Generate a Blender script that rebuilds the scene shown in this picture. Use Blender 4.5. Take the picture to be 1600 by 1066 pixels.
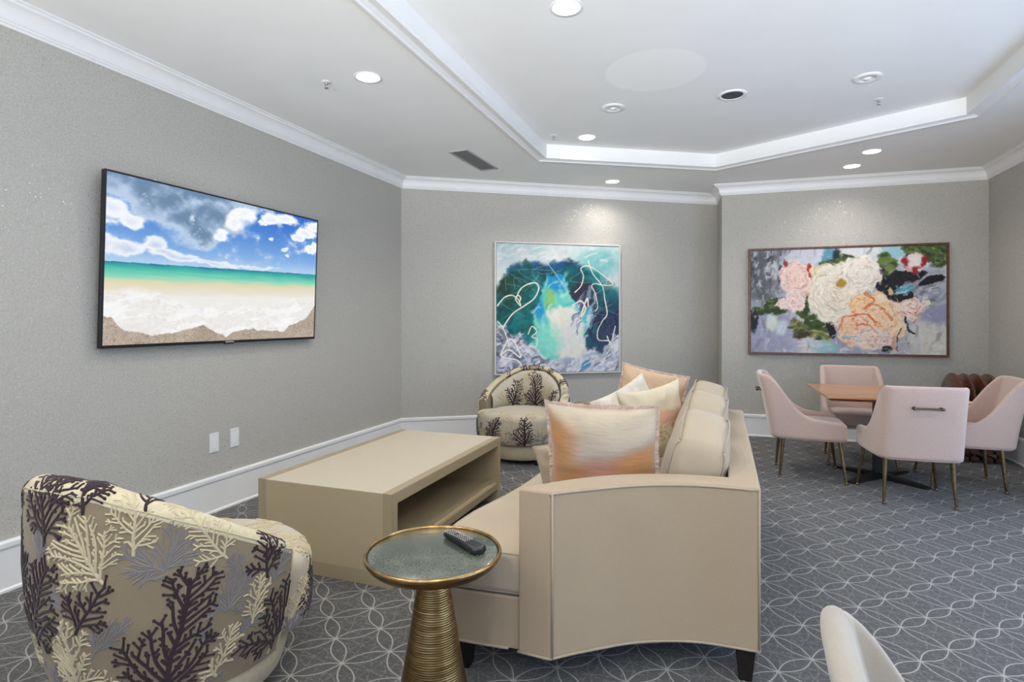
import bpy, bmesh, math, random
import numpy as np
from mathutils import Vector, Matrix, Euler
R = math.radians
for o in list(bpy.data.objects):
    bpy.data.objects.remove(o)
SC = bpy.context.scene
COL = SC.collection

# ---------------------------------------------------------------- camera, world, lights, exposure
cam_d = bpy.data.cameras.new('camera')
cam = bpy.data.objects.new('camera', cam_d); COL.objects.link(cam)
cam_d.sensor_width = 36.0
cam_d.lens = 888.9 / 1600 * 36
cam_d.shift_y = -34 / 1600
cam_d.clip_start = 0.05
cam.location = (0, 0, 1.4)
cam.rotation_euler = (R(90), 0, math.atan(328 / 888.9))
SC.camera = cam

SC.view_settings.view_transform = 'Standard'
SC.view_settings.look = 'None'
SC.view_settings.gamma = 1.0
SC.view_settings.use_curve_mapping = False
SC.view_settings.exposure = 0.0
SC.cycles.max_bounces = 8
SC.cycles.diffuse_bounces = 5
SC.cycles.glossy_bounces = 4
SC.cycles.caustics_reflective = False
SC.cycles.caustics_refractive = False
SC.cycles.sample_clamp_indirect = 4.0
SC.cycles.use_denoising = True

W = bpy.data.worlds.new('world'); SC.world = W; W.use_nodes = True
W.node_tree.nodes['Background'].inputs[0].default_value = (0.70, 0.84, 1.0, 1)
W.node_tree.nodes['Background'].inputs[1].default_value = 0.5


def area(name, loc, rot, sx, sy, power, color):
    l = bpy.data.lights.new(name, 'AREA'); l.shape = 'RECTANGLE'; l.size = sx; l.size_y = sy
    l.energy = power; l.color = color
    o = bpy.data.objects.new(name, l); COL.objects.link(o)
    o.location = loc; o.rotation_euler = rot
    return o


# daylight through the glass doors behind the camera and in the right wall
area('daylight_back', (-0.3, -3.45, 1.45), (R(90), 0, 0), 4.6, 2.3, 40, (0.40, 0.58, 1.0))
area('daylight_right', (2.62, 2.2, 1.30), (R(90), 0, R(90)), 5.6, 2.2, 85, (0.50, 0.69, 1.0))
# unseen fill lights added to brighten the ceiling from the rear and right
area('ceiling_fill_rear', (-0.3, -3.3, 1.2), (R(90 + 36), 0, 0), 4.6, 0.8, 225, (1.0, 0.985, 0.95)).data.spread = R(84)
area('ceiling_fill_right', (2.6, 1.9, 0.9), (R(90 + 40), 0, R(90)), 5.6, 0.8, 5, (1.0, 0.985, 0.95)).data.spread = R(84)

DOWN_W = 50.0
def downlight_lamp(loc, power=DOWN_W, size=0.06):
    l = bpy.data.lights.new('downlight_lamp', 'SPOT'); l.energy = power; l.color = (1.0, 0.95, 0.88)
    l.spot_size = R(150); l.spot_blend = 0.9; l.shadow_soft_size = size
    o = bpy.data.objects.new('downlight_lamp', l); COL.objects.link(o); o.location = loc
    return o


# ---------------------------------------------------------------- materials
def srgb(r, g, b):
    def f(c):
        c = c / 255
        return c / 12.92 if c <= 0.04045 else ((c + 0.055) / 1.055) ** 2.4
    return (f(r), f(g), f(b), 1)


class NT:
    def __init__(s, name):
        s.m = bpy.data.materials.new(name); s.m.use_nodes = True
        s.n = s.m.node_tree.nodes; s.l = s.m.node_tree.links
        s.b = s.n['Principled BSDF']

    def node(s, t, **kw):
        x = s.n.new(t)
        for k, v in kw.items(): setattr(x, k, v)
        return x

    def put(s, sock, v):
        if hasattr(v, 'node'): s.l.new(v, sock)
        else: sock.default_value = v

    def math(s, op, a, b=0.0, c=None, clamp=False):
        x = s.node('ShaderNodeMath', operation=op); x.use_clamp = clamp
        s.put(x.inputs[0], a); s.put(x.inputs[1], b)
        if c is not None: s.put(x.inputs[2], c)
        return x.outputs[0]

    def coord(s, kind='Object'):
        return s.node('ShaderNodeTexCoord').outputs[kind]

    def xyz(s, v):
        x = s.node('ShaderNodeSeparateXYZ'); s.put(x.inputs[0], v)
        return x.outputs

    def scale(s, v, sc):
        x = s.node('ShaderNodeVectorMath', operation='MULTIPLY'); s.put(x.inputs[0], v); x.inputs[1].default_value = sc
        return x.outputs[0]

    def noise(s, v, scale, detail=3, rough=0.5, out=0):
        x = s.node('ShaderNodeTexNoise'); s.put(x.inputs['Vector'], v)
        x.inputs['Scale'].default_value = scale; x.inputs['Detail'].default_value = detail
        x.inputs['Roughness'].default_value = rough
        return x.outputs[out]

    def voro(s, v, scale, out='Distance', feature='F1'):
        x = s.node('ShaderNodeTexVoronoi', feature=feature); s.put(x.inputs['Vector'], v)
        x.inputs['Scale'].default_value = scale
        return x.outputs[out]

    def ramp(s, f, stops, interp='LINEAR'):
        x = s.node('ShaderNodeValToRGB'); s.put(x.inputs[0], f)
        x.color_ramp.interpolation = interp
        e = x.color_ramp.elements
        while len(e) < len(stops): e.new(0.5)
        for i, (p, c) in enumerate(stops):
            e[i].position = p; e[i].color = c if len(c) == 4 else (*c, 1)
        return x.outputs[0]

    def step(s, f, a, b, invert=False):
        x = s.node('ShaderNodeMapRange', interpolation_type='SMOOTHSTEP'); s.put(x.inputs[0], f)
        x.inputs[1].default_value = a; x.inputs[2].default_value = b
        x.inputs[3].default_value = 1 if invert else 0; x.inputs[4].default_value = 0 if invert else 1
        return x.outputs[0]

    def mix(s, f, a, b, mode='MIX'):
        x = s.node('ShaderNodeMix', data_type='RGBA', blend_type=mode)
        s.put(x.inputs[0], f); s.put(x.inputs[6], a); s.put(x.inputs[7], b)
        return x.outputs[2]

    def bump(s, h, strength=0.2, dist=0.01, base=None):
        x = s.node('ShaderNodeBump'); x.inputs['Strength'].default_value = strength
        x.inputs['Distance'].default_value = dist; s.put(x.inputs['Height'], h)
        s.l.new(x.outputs[0], s.b.inputs['Normal'])
        return x

    def set(s, color=None, rough=None, metal=None, sheen=None, spec=None, coat=None):
        for k, v in (('Base Color', color), ('Roughness', rough), ('Metallic', metal),
                     ('Sheen Weight', sheen), ('Specular IOR Level', spec), ('Coat Weight', coat)):
            if v is not None: s.put(s.b.inputs[k], v)
        return s


M = {}
def plain(name, c, rough=0.5, metal=0.0, nscale=40, namp=0.06, bump=0.0, sheen=None, spec=None, coat=None, bdist=0.002):
    t = NT(name); v = t.coord()
    n = t.noise(v, nscale, 3)
    c2 = tuple(max(0, min(1, x * (1 - namp * 2))) for x in c[:3]) + (1,)
    c1 = tuple(max(0, min(1, x * (1 + namp))) for x in c[:3]) + (1,)
    t.set(t.ramp(n, [(0.3, c2), (0.7, c1)]), rough, metal, sheen, spec, coat)
    if bump: t.bump(n, bump, bdist)
    M[name] = t.m
    return t.m


plain('trim_white', srgb(240, 240, 240), 0.4, nscale=6, namp=0.01)
plain('plastic_white', srgb(236, 236, 236), 0.35, namp=0.01)
plain('black_plastic', srgb(22, 24, 30), 0.35, namp=0.1)
plain('black_metal', srgb(18, 18, 20), 0.5, namp=0.1)
plain('dark_leg', srgb(30, 22, 20), 0.35, namp=0.2)
plain('speaker_grey', srgb(72, 74, 77), 0.8, nscale=900, namp=0.25, bump=0.3)
plain('vent_metal', srgb(176, 176, 176), 0.5, namp=0.03)
plain('vent_dark', srgb(150, 150, 150), 0.8, namp=0.03)
plain('silver_frame', srgb(226, 223, 216), 0.4, 0.0, namp=0.03)
plain('chrome', srgb(190, 190, 190), 0.2, 1.0, namp=0.03)
plain('button_grey', srgb(215, 215, 210), 0.5, namp=0.03)
plain('button_red', srgb(150, 60, 55), 0.5, namp=0.03)
plain('antique_brass', srgb(150, 128, 96), 0.33, 1.0, nscale=30, namp=0.15)
plain('handle_bronze', srgb(112, 98, 78), 0.32, 1.0, namp=0.1)


def ceiling_mat():
    t = NT('ceiling_paint'); v = t.coord(); n = t.noise(v, 3, 2)
    base = t.ramp(n, [(0.3, srgb(238, 238, 237)), (0.7, srgb(241, 241, 240))])
    # round patch slightly lighter than the ceiling around it
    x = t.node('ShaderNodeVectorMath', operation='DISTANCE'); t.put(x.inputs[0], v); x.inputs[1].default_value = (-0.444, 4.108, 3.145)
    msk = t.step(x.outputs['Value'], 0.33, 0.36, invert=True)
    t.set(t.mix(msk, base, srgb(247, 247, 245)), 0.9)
    t.bump(t.noise(v, 250, 2), 0.05, 0.001)
    M['ceiling'] = t.m
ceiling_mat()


def wall_mat():
    t = NT('wallpaper_mica'); v = t.coord()
    n = t.noise(v, 95, 3, 0.65)
    n2 = t.noise(v, 260, 2, 0.6)
    f = t.math('ADD', t.math('MULTIPLY', n, 0.5), t.math('MULTIPLY', n2, 0.5))
    base = t.ramp(f, [(0.36, srgb(170, 168, 161)), (0.5, srgb(185, 182, 175)), (0.64, srgb(199, 196, 189))])
    d = t.voro(v, 34); cc = t.xyz(t.voro(v, 34, 'Color'))
    pit = t.math('MULTIPLY', t.step(d, 0.08, 0.17, invert=True), t.math('GREATER_THAN', cc[0], 0.60))
    d2 = t.voro(v, 80); c2 = t.xyz(t.voro(v, 80, 'Color'))
    pit2 = t.math('MULTIPLY', t.step(d2, 0.08, 0.2, invert=True), t.math('GREATER_THAN', c2[1], 0.75))
    p = t.math('MAXIMUM', pit, t.math('MULTIPLY', pit2, 0.6))
    col = t.mix(t.math('MULTIPLY', p, 0.75), base, srgb(104, 102, 98))
    # mica flakes: tiny metallic facets tilted at random
    d3 = t.voro(v, 120); c3 = t.node('ShaderNodeTexVoronoi'); t.put(c3.inputs['Vector'], v); c3.inputs['Scale'].default_value = 120
    s3 = t.xyz(c3.outputs['Color'])
    fl = t.math('MULTIPLY', t.step(d3, 0.22, 0.3, invert=True), t.math('GREATER_THAN', s3[2], 0.8))
    g = t.node('ShaderNodeNewGeometry')
    off = t.node('ShaderNodeVectorMath', operation='SUBTRACT'); t.l.new(c3.outputs['Color'], off.inputs[0]); off.inputs[1].default_value = (0.5, 0.5, 0.5)
    sc = t.node('ShaderNodeVectorMath', operation='SCALE'); t.l.new(off.outputs[0], sc.inputs[0]); t.put(sc.inputs['Scale'], t.math('MULTIPLY', fl, 0.5))
    ad = t.node('ShaderNodeVectorMath', operation='ADD'); t.l.new(g.outputs['Normal'], ad.inputs[0]); t.l.new(sc.outputs[0], ad.inputs[1])
    nm = t.node('ShaderNodeVectorMath', operation='NORMALIZE'); t.l.new(ad.outputs[0], nm.inputs[0])
    b = t.bump(f, 0.25, 0.002)
    t.l.new(nm.outputs[0], b.inputs['Normal'])
    t.set(col, t.math('SUBTRACT', 0.7, t.math('MULTIPLY', fl, 0.45)), t.math('MULTIPLY', fl, 0.8), spec=0.25)
    M['wall'] = t.m
wall_mat()


def carpet_mat():
    t = NT('carpet_petal'); v = t.coord(); X, Y, Z = t.xyz(v)
    st = 0.1383
    u = t.math('DIVIDE', t.math('SUBTRACT', X, 0.209), st)
    w = t.math('DIVIDE', t.math('SUBTRACT', Y, 2.762), st)
    p = t.math('MULTIPLY', t.math('ADD', u, w), 0.5)
    q = t.math('MULTIPLY', t.math('SUBTRACT', u, w), 0.5)

    def petal(a, b, width, th, strength, soft=0.5):
        # line pair bowing either side of every integer value of a, meeting at integer b
        da = t.math('ABSOLUTE', t.math('SUBTRACT', a, t.math('ROUND', a)))
        s = t.math('ABSOLUTE', t.math('SINE', t.math('MULTIPLY', b, math.pi)))
        dd = t.math('ABSOLUTE', t.math('SUBTRACT', da, t.math('MULTIPLY', s, width)))
        return t.math('MULTIPLY', t.step(dd, th * soft, th, invert=True), strength)
    brk = t.step(t.noise(v, 60, 2), 0.40, 0.60)
    main = t.math('MAXIMUM', petal(p, q, 0.155, 0.019, 0.78), petal(q, p, 0.155, 0.019, 0.78))
    # finer threads: slim petals along the axes and secondary bows
    ua = t.math('MULTIPLY', u, 0.5); wa = t.math('MULTIPLY', w, 0.5)
    ud = t.math('ADD', u, t.math('MULTIPLY', t.noise(v, 9, 2), 0.10))
    thin = t.math('MAXIMUM', petal(ud, w, 0.16, 0.034, 0.22), petal(w, ud, 0.10, 0.034, 0.22))
    p2 = t.math('ADD', p, 0.5); q2 = t.math('ADD', q, 0.5)
    thin = t.math('MAXIMUM', thin, petal(p2, q, 0.28, 0.022, 0.20))
    thin = t.math('MAXIMUM', thin, petal(q2, p, 0.30, 0.022, 0.20))
    thin = t.math('MULTIPLY', thin, t.math('ADD', t.math('MULTIPLY', brk, 0.8), 0.2))
    # node stars
    dp = t.math('ABSOLUTE', t.math('SUBTRACT', p, t.math('ROUND', p))); dq = t.math('ABSOLUTE', t.math('SUBTRACT', q, t.math('ROUND', q)))
    star = t.math('MULTIPLY', t.step(t.math('ADD', dp, dq), 0.02, 0.09, invert=True), 0.8)
    line = t.math('MAXIMUM', t.math('MAXIMUM', main, thin), star)
    pile = t.noise(t.scale(v, (1, 1, 1)), 420, 2, 0.7)
    line = t.math('MULTIPLY', line, t.math('ADD', 0.6, t.math('MULTIPLY', pile, 0.6)), clamp=True)
    big = t.noise(v, 90, 3, 0.7)
    g = t.math('ADD', t.math('MULTIPLY', pile, 0.6), t.math('MULTIPLY', big, 0.4))
    base = t.ramp(g, [(0.33, srgb(54, 53, 53)), (0.5, srgb(82, 81, 80)), (0.68, srgb(116, 114, 112))])
    t.set(t.mix(line, base, srgb(184, 181, 175)), 0.95, sheen=0.15, spec=0.1)
    t.bump(pile, 0.5, 0.003)
    M['carpet'] = t.m
carpet_mat()


def fabric(name, c, amp=0.06, weave=600, sheen=0.2, bump=0.25, patch=0.04, tint=None):
    t = NT(name); v = t.coord()
    w1 = t.noise(t.scale(v, (1, 1, 0.25)), weave, 2, 0.6)
    w2 = t.noise(t.scale(v, (0.25, 0.25, 1)), weave, 2, 0.6)
    n = t.math('MULTIPLY', t.math('ADD', w1, w2), 0.5)
    big = t.noise(v, 5, 3)
    f = t.math('ADD', t.math('MULTIPLY', n, 0.8), t.math('MULTIPLY', big, 0.2))
    c1 = tuple(min(1, x * (1 + amp)) for x in c[:3]) + (1,); c2 = tuple(x * (1 - amp * 1.5) for x in c[:3]) + (1,)
    t.set(t.ramp(f, [(0.35, c2), (0.65, c1)]), 0.85, sheen=sheen, spec=0.15)
    t.bump(n, bump, 0.001)
    M[name] = t.m
fabric('sofa_linen', srgb(168, 149, 124))
fabric('sofa_cushion', srgb(174, 159, 137))
fabric('welt', srgb(166, 152, 132))
fabric('blush_velvet', srgb(200, 174, 162), 0.05, 150, sheen=0.6, bump=0.08)
fabric('cream_upholstery', srgb(152, 144, 132), 0.04, 300, sheen=0.4, bump=0.08)
fabric('tub_ground', srgb(138, 123, 100), 0.06, 500)
fabric('tub_pad_lit', srgb(182, 172, 154), 0.08, 400)  # shell fabric made paler: overhead light on pad and seat put into colour
fabric('tub_ivory', srgb(200, 188, 158), 0.10, 120, bump=0.8)
fabric('apricot_velvet', srgb(196, 166, 136), 0.06, 150, sheen=0.4, bump=0.1)
fabric('yarn_plum', srgb(54, 40, 44), 0.25, 400, bump=0.6)
fabric('yarn_ivory', srgb(194, 180, 148), 0.08, 400, bump=0.6)
fabric('yarn_grey', srgb(128, 123, 124), 0.10, 400, bump=0.6)
fabric('fringe_blush', srgb(206, 182, 168), 0.1, 200, bump=0.6)


def coral_pillow_mat():
    t = NT('ombre_velvet'); v = t.coord('Object'); X, Y, Z = t.xyz(v)
    wob = t.math('MULTIPLY', t.math('SUBTRACT', t.noise(v, 5, 2), 0.5), 0.10)
    left = t.math('MULTIPLY', t.step(t.math('ADD', X, wob), -0.20, -0.04, invert=True), t.step(t.math('ADD', Z, t.math('MULTIPLY', X, 0.35)), 0.08, 0.17, invert=True))
    low = t.step(t.math('ADD', t.math('SUBTRACT', Z, t.math('MULTIPLY', X, 0.28)), wob), 0.0, 0.075, invert=True)
    m = t.math('MAXIMUM', left, low)
    cream = t.mix(t.step(Z, 0.0, 0.2), srgb(168, 157, 147), srgb(190, 176, 154))
    orange = t.mix(t.step(t.math('ABSOLUTE', t.math('SUBTRACT', X, 0.0)), 0.02, 0.12), srgb(184, 136, 116), srgb(176, 126, 78))
    t.set(t.mix(m, cream, orange), 0.8, sheen=0.5, spec=0.15)
    t.bump(t.noise(t.scale(v, (1.2, 1, 5)), 9, 3), 0.25, 0.02)
    M['ombre'] = t.m
    t = NT('cream_gold_print'); v = t.coord('Object'); X, Y, Z = t.xyz(v)
    wob = t.math('MULTIPLY', t.math('SUBTRACT', t.noise(v, 8, 3), 0.5), 0.08)
    zz = t.math('ADD', Z, wob)
    band = t.math('MULTIPLY', t.step(zz, 0.0, 0.02), t.step(zz, 0.07, 0.09, invert=True))
    gold = t.math('MULTIPLY', t.step(zz, -0.16, -0.1, invert=False), t.step(zz, -0.01, 0.02, invert=True))
    sp = t.step(t.noise(v, 40, 4), 0.45, 0.6)
    c = t.mix(t.math('MULTIPLY', gold, sp), srgb(204, 192, 166), srgb(184, 158, 100))
    c = t.mix(band, c, srgb(200, 158, 134))
    t.set(c, 0.7, sheen=0.3, spec=0.2); t.bump(t.noise(v, 60, 3), 0.3, 0.004)
    M['gold_print'] = t.m
    t = NT('ivory_texture'); v = t.coord('Object')
    n = t.noise(v, 16, 4, 0.6)
    t.set(t.ramp(n, [(0.35, srgb(202, 193, 178)), (0.6, srgb(218, 211, 200)), (0.75, srgb(214, 194, 176))]), 0.8, sheen=0.3, spec=0.15)
    t.bump(n, 0.5, 0.006)
    M['ivory_texture'] = t.m
coral_pillow_mat()


def misc_mats():
    # lacquered linen-wrapped coffee table
    for nm, c in (('table_linen', srgb(196, 185, 164)), ('table_border', srgb(162, 147, 119)), ('table_side', srgb(178, 162, 132))):
        t = NT(nm); v = t.coord()
        a = t.noise(t.scale(v, (1, 0.05, 1)), 260, 2); b = t.noise(t.scale(v, (0.05, 1, 1)), 260, 2)
        n = t.math('MULTIPLY', t.math('ADD', a, b), 0.5)
        t.set(t.ramp(n, [(0.35, tuple(x * 0.93 for x in c[:3])), (0.65, c)]), 0.38, spec=0.4)
        t.bump(n, 0.08, 0.0006)
        M[nm] = t.m
    t = NT('walnut_top'); v = t.coord()
    w = t.noise(t.scale(v, (1, 9, 9)), 3.2, 4, 0.6)
    fine = t.noise(t.scale(v, (1, 30, 30)), 9, 2)
    f = t.math('ADD', t.math('MULTIPLY', w, 0.7), t.math('MULTIPLY', fine, 0.3))
    t.set(t.ramp(f, [(0.35, srgb(158, 104, 64)), (0.5, srgb(190, 136, 92)), (0.66, srgb(206, 158, 112))]), 0.3, coat=0.3)
    M['oak'] = t.m
    t = NT('oak_edge'); v = t.coord(); f = t.noise(t.scale(v, (1, 1, 20)), 8, 3)
    t.set(t.ramp(f, [(0.35, srgb(112, 62, 38)), (0.65, srgb(140, 84, 54))]), 0.4); M['oak_edge'] = t.m
    t = NT('walnut_frame'); v = t.coord(); f = t.noise(t.scale(v, (1, 1, 1)), 25, 4)
    t.set(t.ramp(f, [(0.35, srgb(78, 46, 34)), (0.65, srgb(112, 70, 52))]), 0.35); M['walnut_frame'] = t.m
    t = NT('mahogany'); v = t.coord(); f = t.noise(t.scale(v, (6, 1, 6)), 8, 4)
    t.set(t.ramp(f, [(0.35, srgb(70, 38, 28)), (0.65, srgb(104, 60, 42))]), 0.3, coat=0.4); M['mahogany'] = t.m
    # hammered antique brass with fine horizontal turning rings
    t = NT('brushed_brass'); v = t.coord(); X, Y, Z = t.xyz(v)
    rings = t.noise(t.scale(v, (1, 1, 26)), 9, 3, 0.6)
    rg = t.math('SINE', t.math('ADD', t.math('MULTIPLY', Z, 850), t.math('MULTIPLY', t.noise(v, 7, 2), 14)))
    pat = t.noise(v, 6, 3)
    f = t.math('ADD', t.math('MULTIPLY', rings, 0.6), t.math('MULTIPLY', pat, 0.4))
    t.set(t.ramp(f, [(0.36, srgb(104, 80, 50)), (0.5, srgb(150, 122, 78)), (0.64, srgb(184, 160, 116))]), 0.33, 1.0)
    t.bump(rg, 0.25, 0.0015)
    M['brushed_brass'] = t.m
    t = NT('bowl_brass'); v = t.coord(); f = t.noise(v, 8, 4)
    t.set(t.ramp(f, [(0.35, srgb(104, 76, 44)), (0.65, srgb(150, 114, 66))]), 0.28, 1.0); M['bowl_brass'] = t.m
    t = NT('rim_brass'); v = t.coord(); f = t.noise(v, 30, 3)
    t.set(t.ramp(f, [(0.35, srgb(150, 118, 74)), (0.65, srgb(190, 158, 108))]), 0.25, 1.0); M['rim_brass'] = t.m
    # grey-green antiqued stone top under clear lacquer
    t = NT('verdigris_glass'); v = t.coord()
    a = t.noise(v, 150, 4, 0.7); b = t.noise(v, 9, 3)
    f = t.math('ADD', t.math('MULTIPLY', a, 0.65), t.math('MULTIPLY', b, 0.35))
    t.set(t.ramp(f, [(0.36, srgb(50, 56, 50)), (0.5, srgb(78, 84, 74)), (0.64, srgb(112, 116, 102))]), 0.2, coat=0.6, spec=0.6)
    t.b.inputs['Coat Roughness'].default_value = 0.04
    M['verdigris'] = t.m
    t = NT('lamp_lens'); t.set((1, 1, 1, 1), 0.5)
    t.b.inputs['Emission Color'].default_value = (1, 0.98, 0.94, 1); t.b.inputs['Emission Strength'].default_value = 6.0
    M['lens'] = t.m
    for nm, e, r in (('print_canvas', 0, 0.75), ('tv_screen', 1, 0.25)):
        t = NT(nm); a = t.node('ShaderNodeVertexColor', layer_name='paint')
        if e:
            t.set((0.01, 0.01, 0.012, 1), 0.3)
            t.l.new(a.outputs[0], t.b.inputs['Emission Color']); t.b.inputs['Emission Strength'].default_value = 1.0
        else:
            t.set(a.outputs[0], r, spec=0.3)
            t.bump(t.noise(t.coord(), 90, 3), 0.3, 0.002)
        M[nm] = t.m
misc_mats()


# ---------------------------------------------------------------- helpers
class MB:
    def __init__(s): s.v = []; s.f = []
    def add(s, vs, fs):
        b = len(s.v); s.v += [tuple(x) for x in vs]; s.f += [tuple(i + b for i in f) for f in fs]; return s
    def box(s, x0, x1, y0, y1, z0, z1):
        return s.add([(x0, y0, z0), (x1, y0, z0), (x1, y1, z0), (x0, y1, z0), (x0, y0, z1), (x1, y0, z1), (x1, y1, z1), (x0, y1, z1)],
                     [(0, 3, 2, 1), (4, 5, 6, 7), (0, 1, 5, 4), (1, 2, 6, 5), (2, 3, 7, 6), (3, 0, 4, 7)])
    def prism(s, poly, z0, z1, shrink0=None):
        n = len(poly)
        lo = shrink0 or poly
        return s.add([(x, y, z0) for x, y in lo] + [(x, y, z1) for x, y in poly],
                     [tuple(range(n - 1, -1, -1)), tuple(range(n, 2 * n))] + [(i, (i + 1) % n, n + (i + 1) % n, n + i) for i in range(n)])
    def lathe(s, prof, n=48, c=(0, 0), close=True):
        vs = []; fs = []
        for r, z in prof:
            for k in range(n):
                a = 2 * math.pi * k / n; vs.append((c[0] + r * math.cos(a), c[1] + r * math.sin(a), z))
        m = len(prof)
        for i in range(m - 1):
            for k in range(n):
                k2 = (k + 1) % n
                fs.append((i * n + k, i * n + k2, (i + 1) * n + k2, (i + 1) * n + k))
        if close:
            fs.append(tuple(range(n - 1, -1, -1))); fs.append(tuple((m - 1) * n + k for k in range(n)))
        return s.add(vs, fs)
    def tube(s, pts, rad, n=8, closed=False, cap=True, squash=1.0):
        pts = [Vector(p) for p in pts]; m = len(pts)
        rad = rad if isinstance(rad, (list, tuple)) else [rad] * m
        vs = []; fs = []; prev = None
        for i, p in enumerate(pts):
            if closed: t = pts[(i + 1) % m] - pts[i - 1]
            else: t = pts[min(i + 1, m - 1)] - pts[max(i - 1, 0)]
            t.normalize()
            if prev is None:
                up = Vector((0, 0, 1)) if abs(t.z) < 0.9 else Vector((1, 0, 0))
                a = t.cross(up).normalized()
            else:
                a = (prev - t * prev.dot(t)).normalized()
            b = t.cross(a); prev = a
            for k in range(n):
                an = 2 * math.pi * k / n
                vs.append(p + (a * math.cos(an) + b * math.sin(an) * squash) * rad[i])
        for i in range(m if closed else m - 1):
            j = (i + 1) % m
            for k in range(n):
                k2 = (k + 1) % n
                fs.append((i * n + k, i * n + k2, j * n + k2, j * n + k))
        if cap and not closed:
            fs.append(tuple(range(n - 1, -1, -1))); fs.append(tuple((m - 1) * n + k for k in range(n)))
        return s.add(vs, fs)
    def grid(s, fn, nu, nv, closeu=False):
        vs = [fn(i / (nu if closeu else nu - 1), j / (nv - 1)) for i in range(nu) for j in range(nv)]
        fs = []
        for i in range(nu if closeu else nu - 1):
            i2 = (i + 1) % nu
            for j in range(nv - 1):
                fs.append((i * nv + j, i2 * nv + j, i2 * nv + j + 1, i * nv + j + 1))
        return s.add(vs, fs)
    def build(s, name, m, parent=None, smooth=False, bevel=0, seg=2, recalc=True, loc=None, autos=None):
        me = bpy.data.meshes.new(name); me.from_pydata(s.v, [], s.f)
        if recalc:
            bm = bmesh.new(); bm.from_mesh(me); bmesh.ops.recalc_face_normals(bm, faces=bm.faces); bm.to_mesh(me); bm.free()
        me.materials.append(M[m] if isinstance(m, str) else m)
        if smooth: me.polygons.foreach_set('use_smooth', [True] * len(me.polygons))
        o = bpy.data.objects.new(name, me); COL.objects.link(o)
        if parent: o.parent = parent
        if loc: o.location = loc
        if bevel:
            b = o.modifiers.new('bevel', 'BEVEL'); b.width = bevel; b.segments = seg; b.limit_method = 'ANGLE'; b.angle_limit = R(35)
            b.harden_normals = False
            me.polygons.foreach_set('use_smooth', [True] * len(me.polygons))
            w = o.modifiers.new('wn', 'WEIGHTED_NORMAL'); w.keep_sharp = False
        if autos:
            me.set_sharp_from_angle(angle=R(autos))
        return o


def empty(name, loc=(0, 0, 0), rz=0.0, **props):
    o = bpy.data.objects.new(name, None); COL.objects.link(o); o.location = loc; o.rotation_euler = (0, 0, rz)
    o.empty_display_size = 0.1
    tag(o, **props)
    return o


def tag(o, label=None, category=None, group=None, kind=None):
    if label: o['label'] = label
    if category: o['category'] = category
    if group: o['group'] = group
    if kind: o['kind'] = kind
    return o


def copy_thing(root, loc, rz, label, group=None):
    def cp(o, parent):
        c = o.copy(); COL.objects.link(c)
        if parent: c.parent = parent
        for ch in [x for x in bpy.data.objects if x.parent == o and x is not c]:
            cp(ch, c)
        return c
    kids = {}
    r = cp(root, None); r.location = loc; r.rotation_euler = (0, 0, rz); r['label'] = label
    if group: r['group'] = group
    return r


def catmull(pts, n=8, closed=False):
    P = [Vector(p) for p in pts]; out = []; m = len(P)
    for i in range(m if closed else m - 1):
        p0 = P[(i - 1) % m] if closed else P[max(i - 1, 0)]
        p1 = P[i]; p2 = P[(i + 1) % m]; p3 = P[(i + 2) % m] if closed else P[min(i + 2, m - 1)]
        for k in range(n):
            t = k / n
            out.append(0.5 * ((2 * p1) + (p2 - p0) * t + (2 * p0 - 5 * p1 + 4 * p2 - p3) * t * t + (3 * p1 - p0 - 3 * p2 + p3) * t ** 3))
    if not closed: out.append(P[-1])
    return out


def lerp_tab(x, tab):
    if x <= tab[0][0]: return tab[0][1]
    for (a, b), (c, d) in zip(tab, tab[1:]):
        if x <= c: return b + (d - b) * (x - a) / (c - a)
    return tab[-1][1]


# ---------------------------------------------------------------- room shell
CZ = 3.03; UZ = 3.145
YB = -3.6
# room outline, counter-clockwise seen from above is not needed: listed left wall -> back walls -> right wall
PA = (-3.461, YB); PB = (-3.461, 5.70); PC = (-0.047, 7.975); PD = (0.0, 7.385); PE = (2.70, 7.535); PF = (2.70, YB)
ROOM = [PA, PB, PC, PD, PE, PF]
NAMES = ['left', 'back_left', 'return', 'back_right', 'right', 'rear']


def inward(a, b):
    d = Vector((b[0] - a[0], b[1] - a[1])).normalized()
    return Vector((d.y, -d.x))      # interior lies to the right when walking PA->PB->...


def offset_pt(i, off, poly=ROOM):
    n = len(poly); p = Vector(poly[i])
    n1 = inward(poly[i - 1], poly[i]); n2 = inward(poly[i], poly[(i + 1) % n])
    k = n1 + n2; den = 1 + n1.dot(n2)
    return p + k * (off / max(den, 0.15))


def struct(mb, name, m, **kw):
    o = mb.build(name, m, **kw); o['kind'] = 'structure'; return o


def wall_slab(name, a, b, holes=()):
    # holes: (s0, s1, z0, z1) along a->b ; slab 0.1 thick outwards
    mb = MB(); d = Vector((b[0] - a[0], b[1] - a[1])); L = d.length; d.normalize(); nrm = inward(a, b)
    def bx(s0, s1, z0, z1):
        q = [Vector(a) + d * s0, Vector(a) + d * s1]
        o = [p - nrm * 0.1 for p in q]
        poly = [tuple(q[0]), tuple(q[1]), tuple(o[1]), tuple(o[0])]
        mb.prism(poly, z0, z1)
    s = 0
    for h in sorted(holes):
        bx(s, h[0], 0, CZ + 0.02); bx(h[0], h[1], 0, h[2]) if h[2] > 0 else None; bx(h[0], h[1], h[3], CZ + 0.02); s = h[1]
    bx(s, L, 0, CZ + 0.02)
    return struct(mb, name, 'wall')


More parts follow.
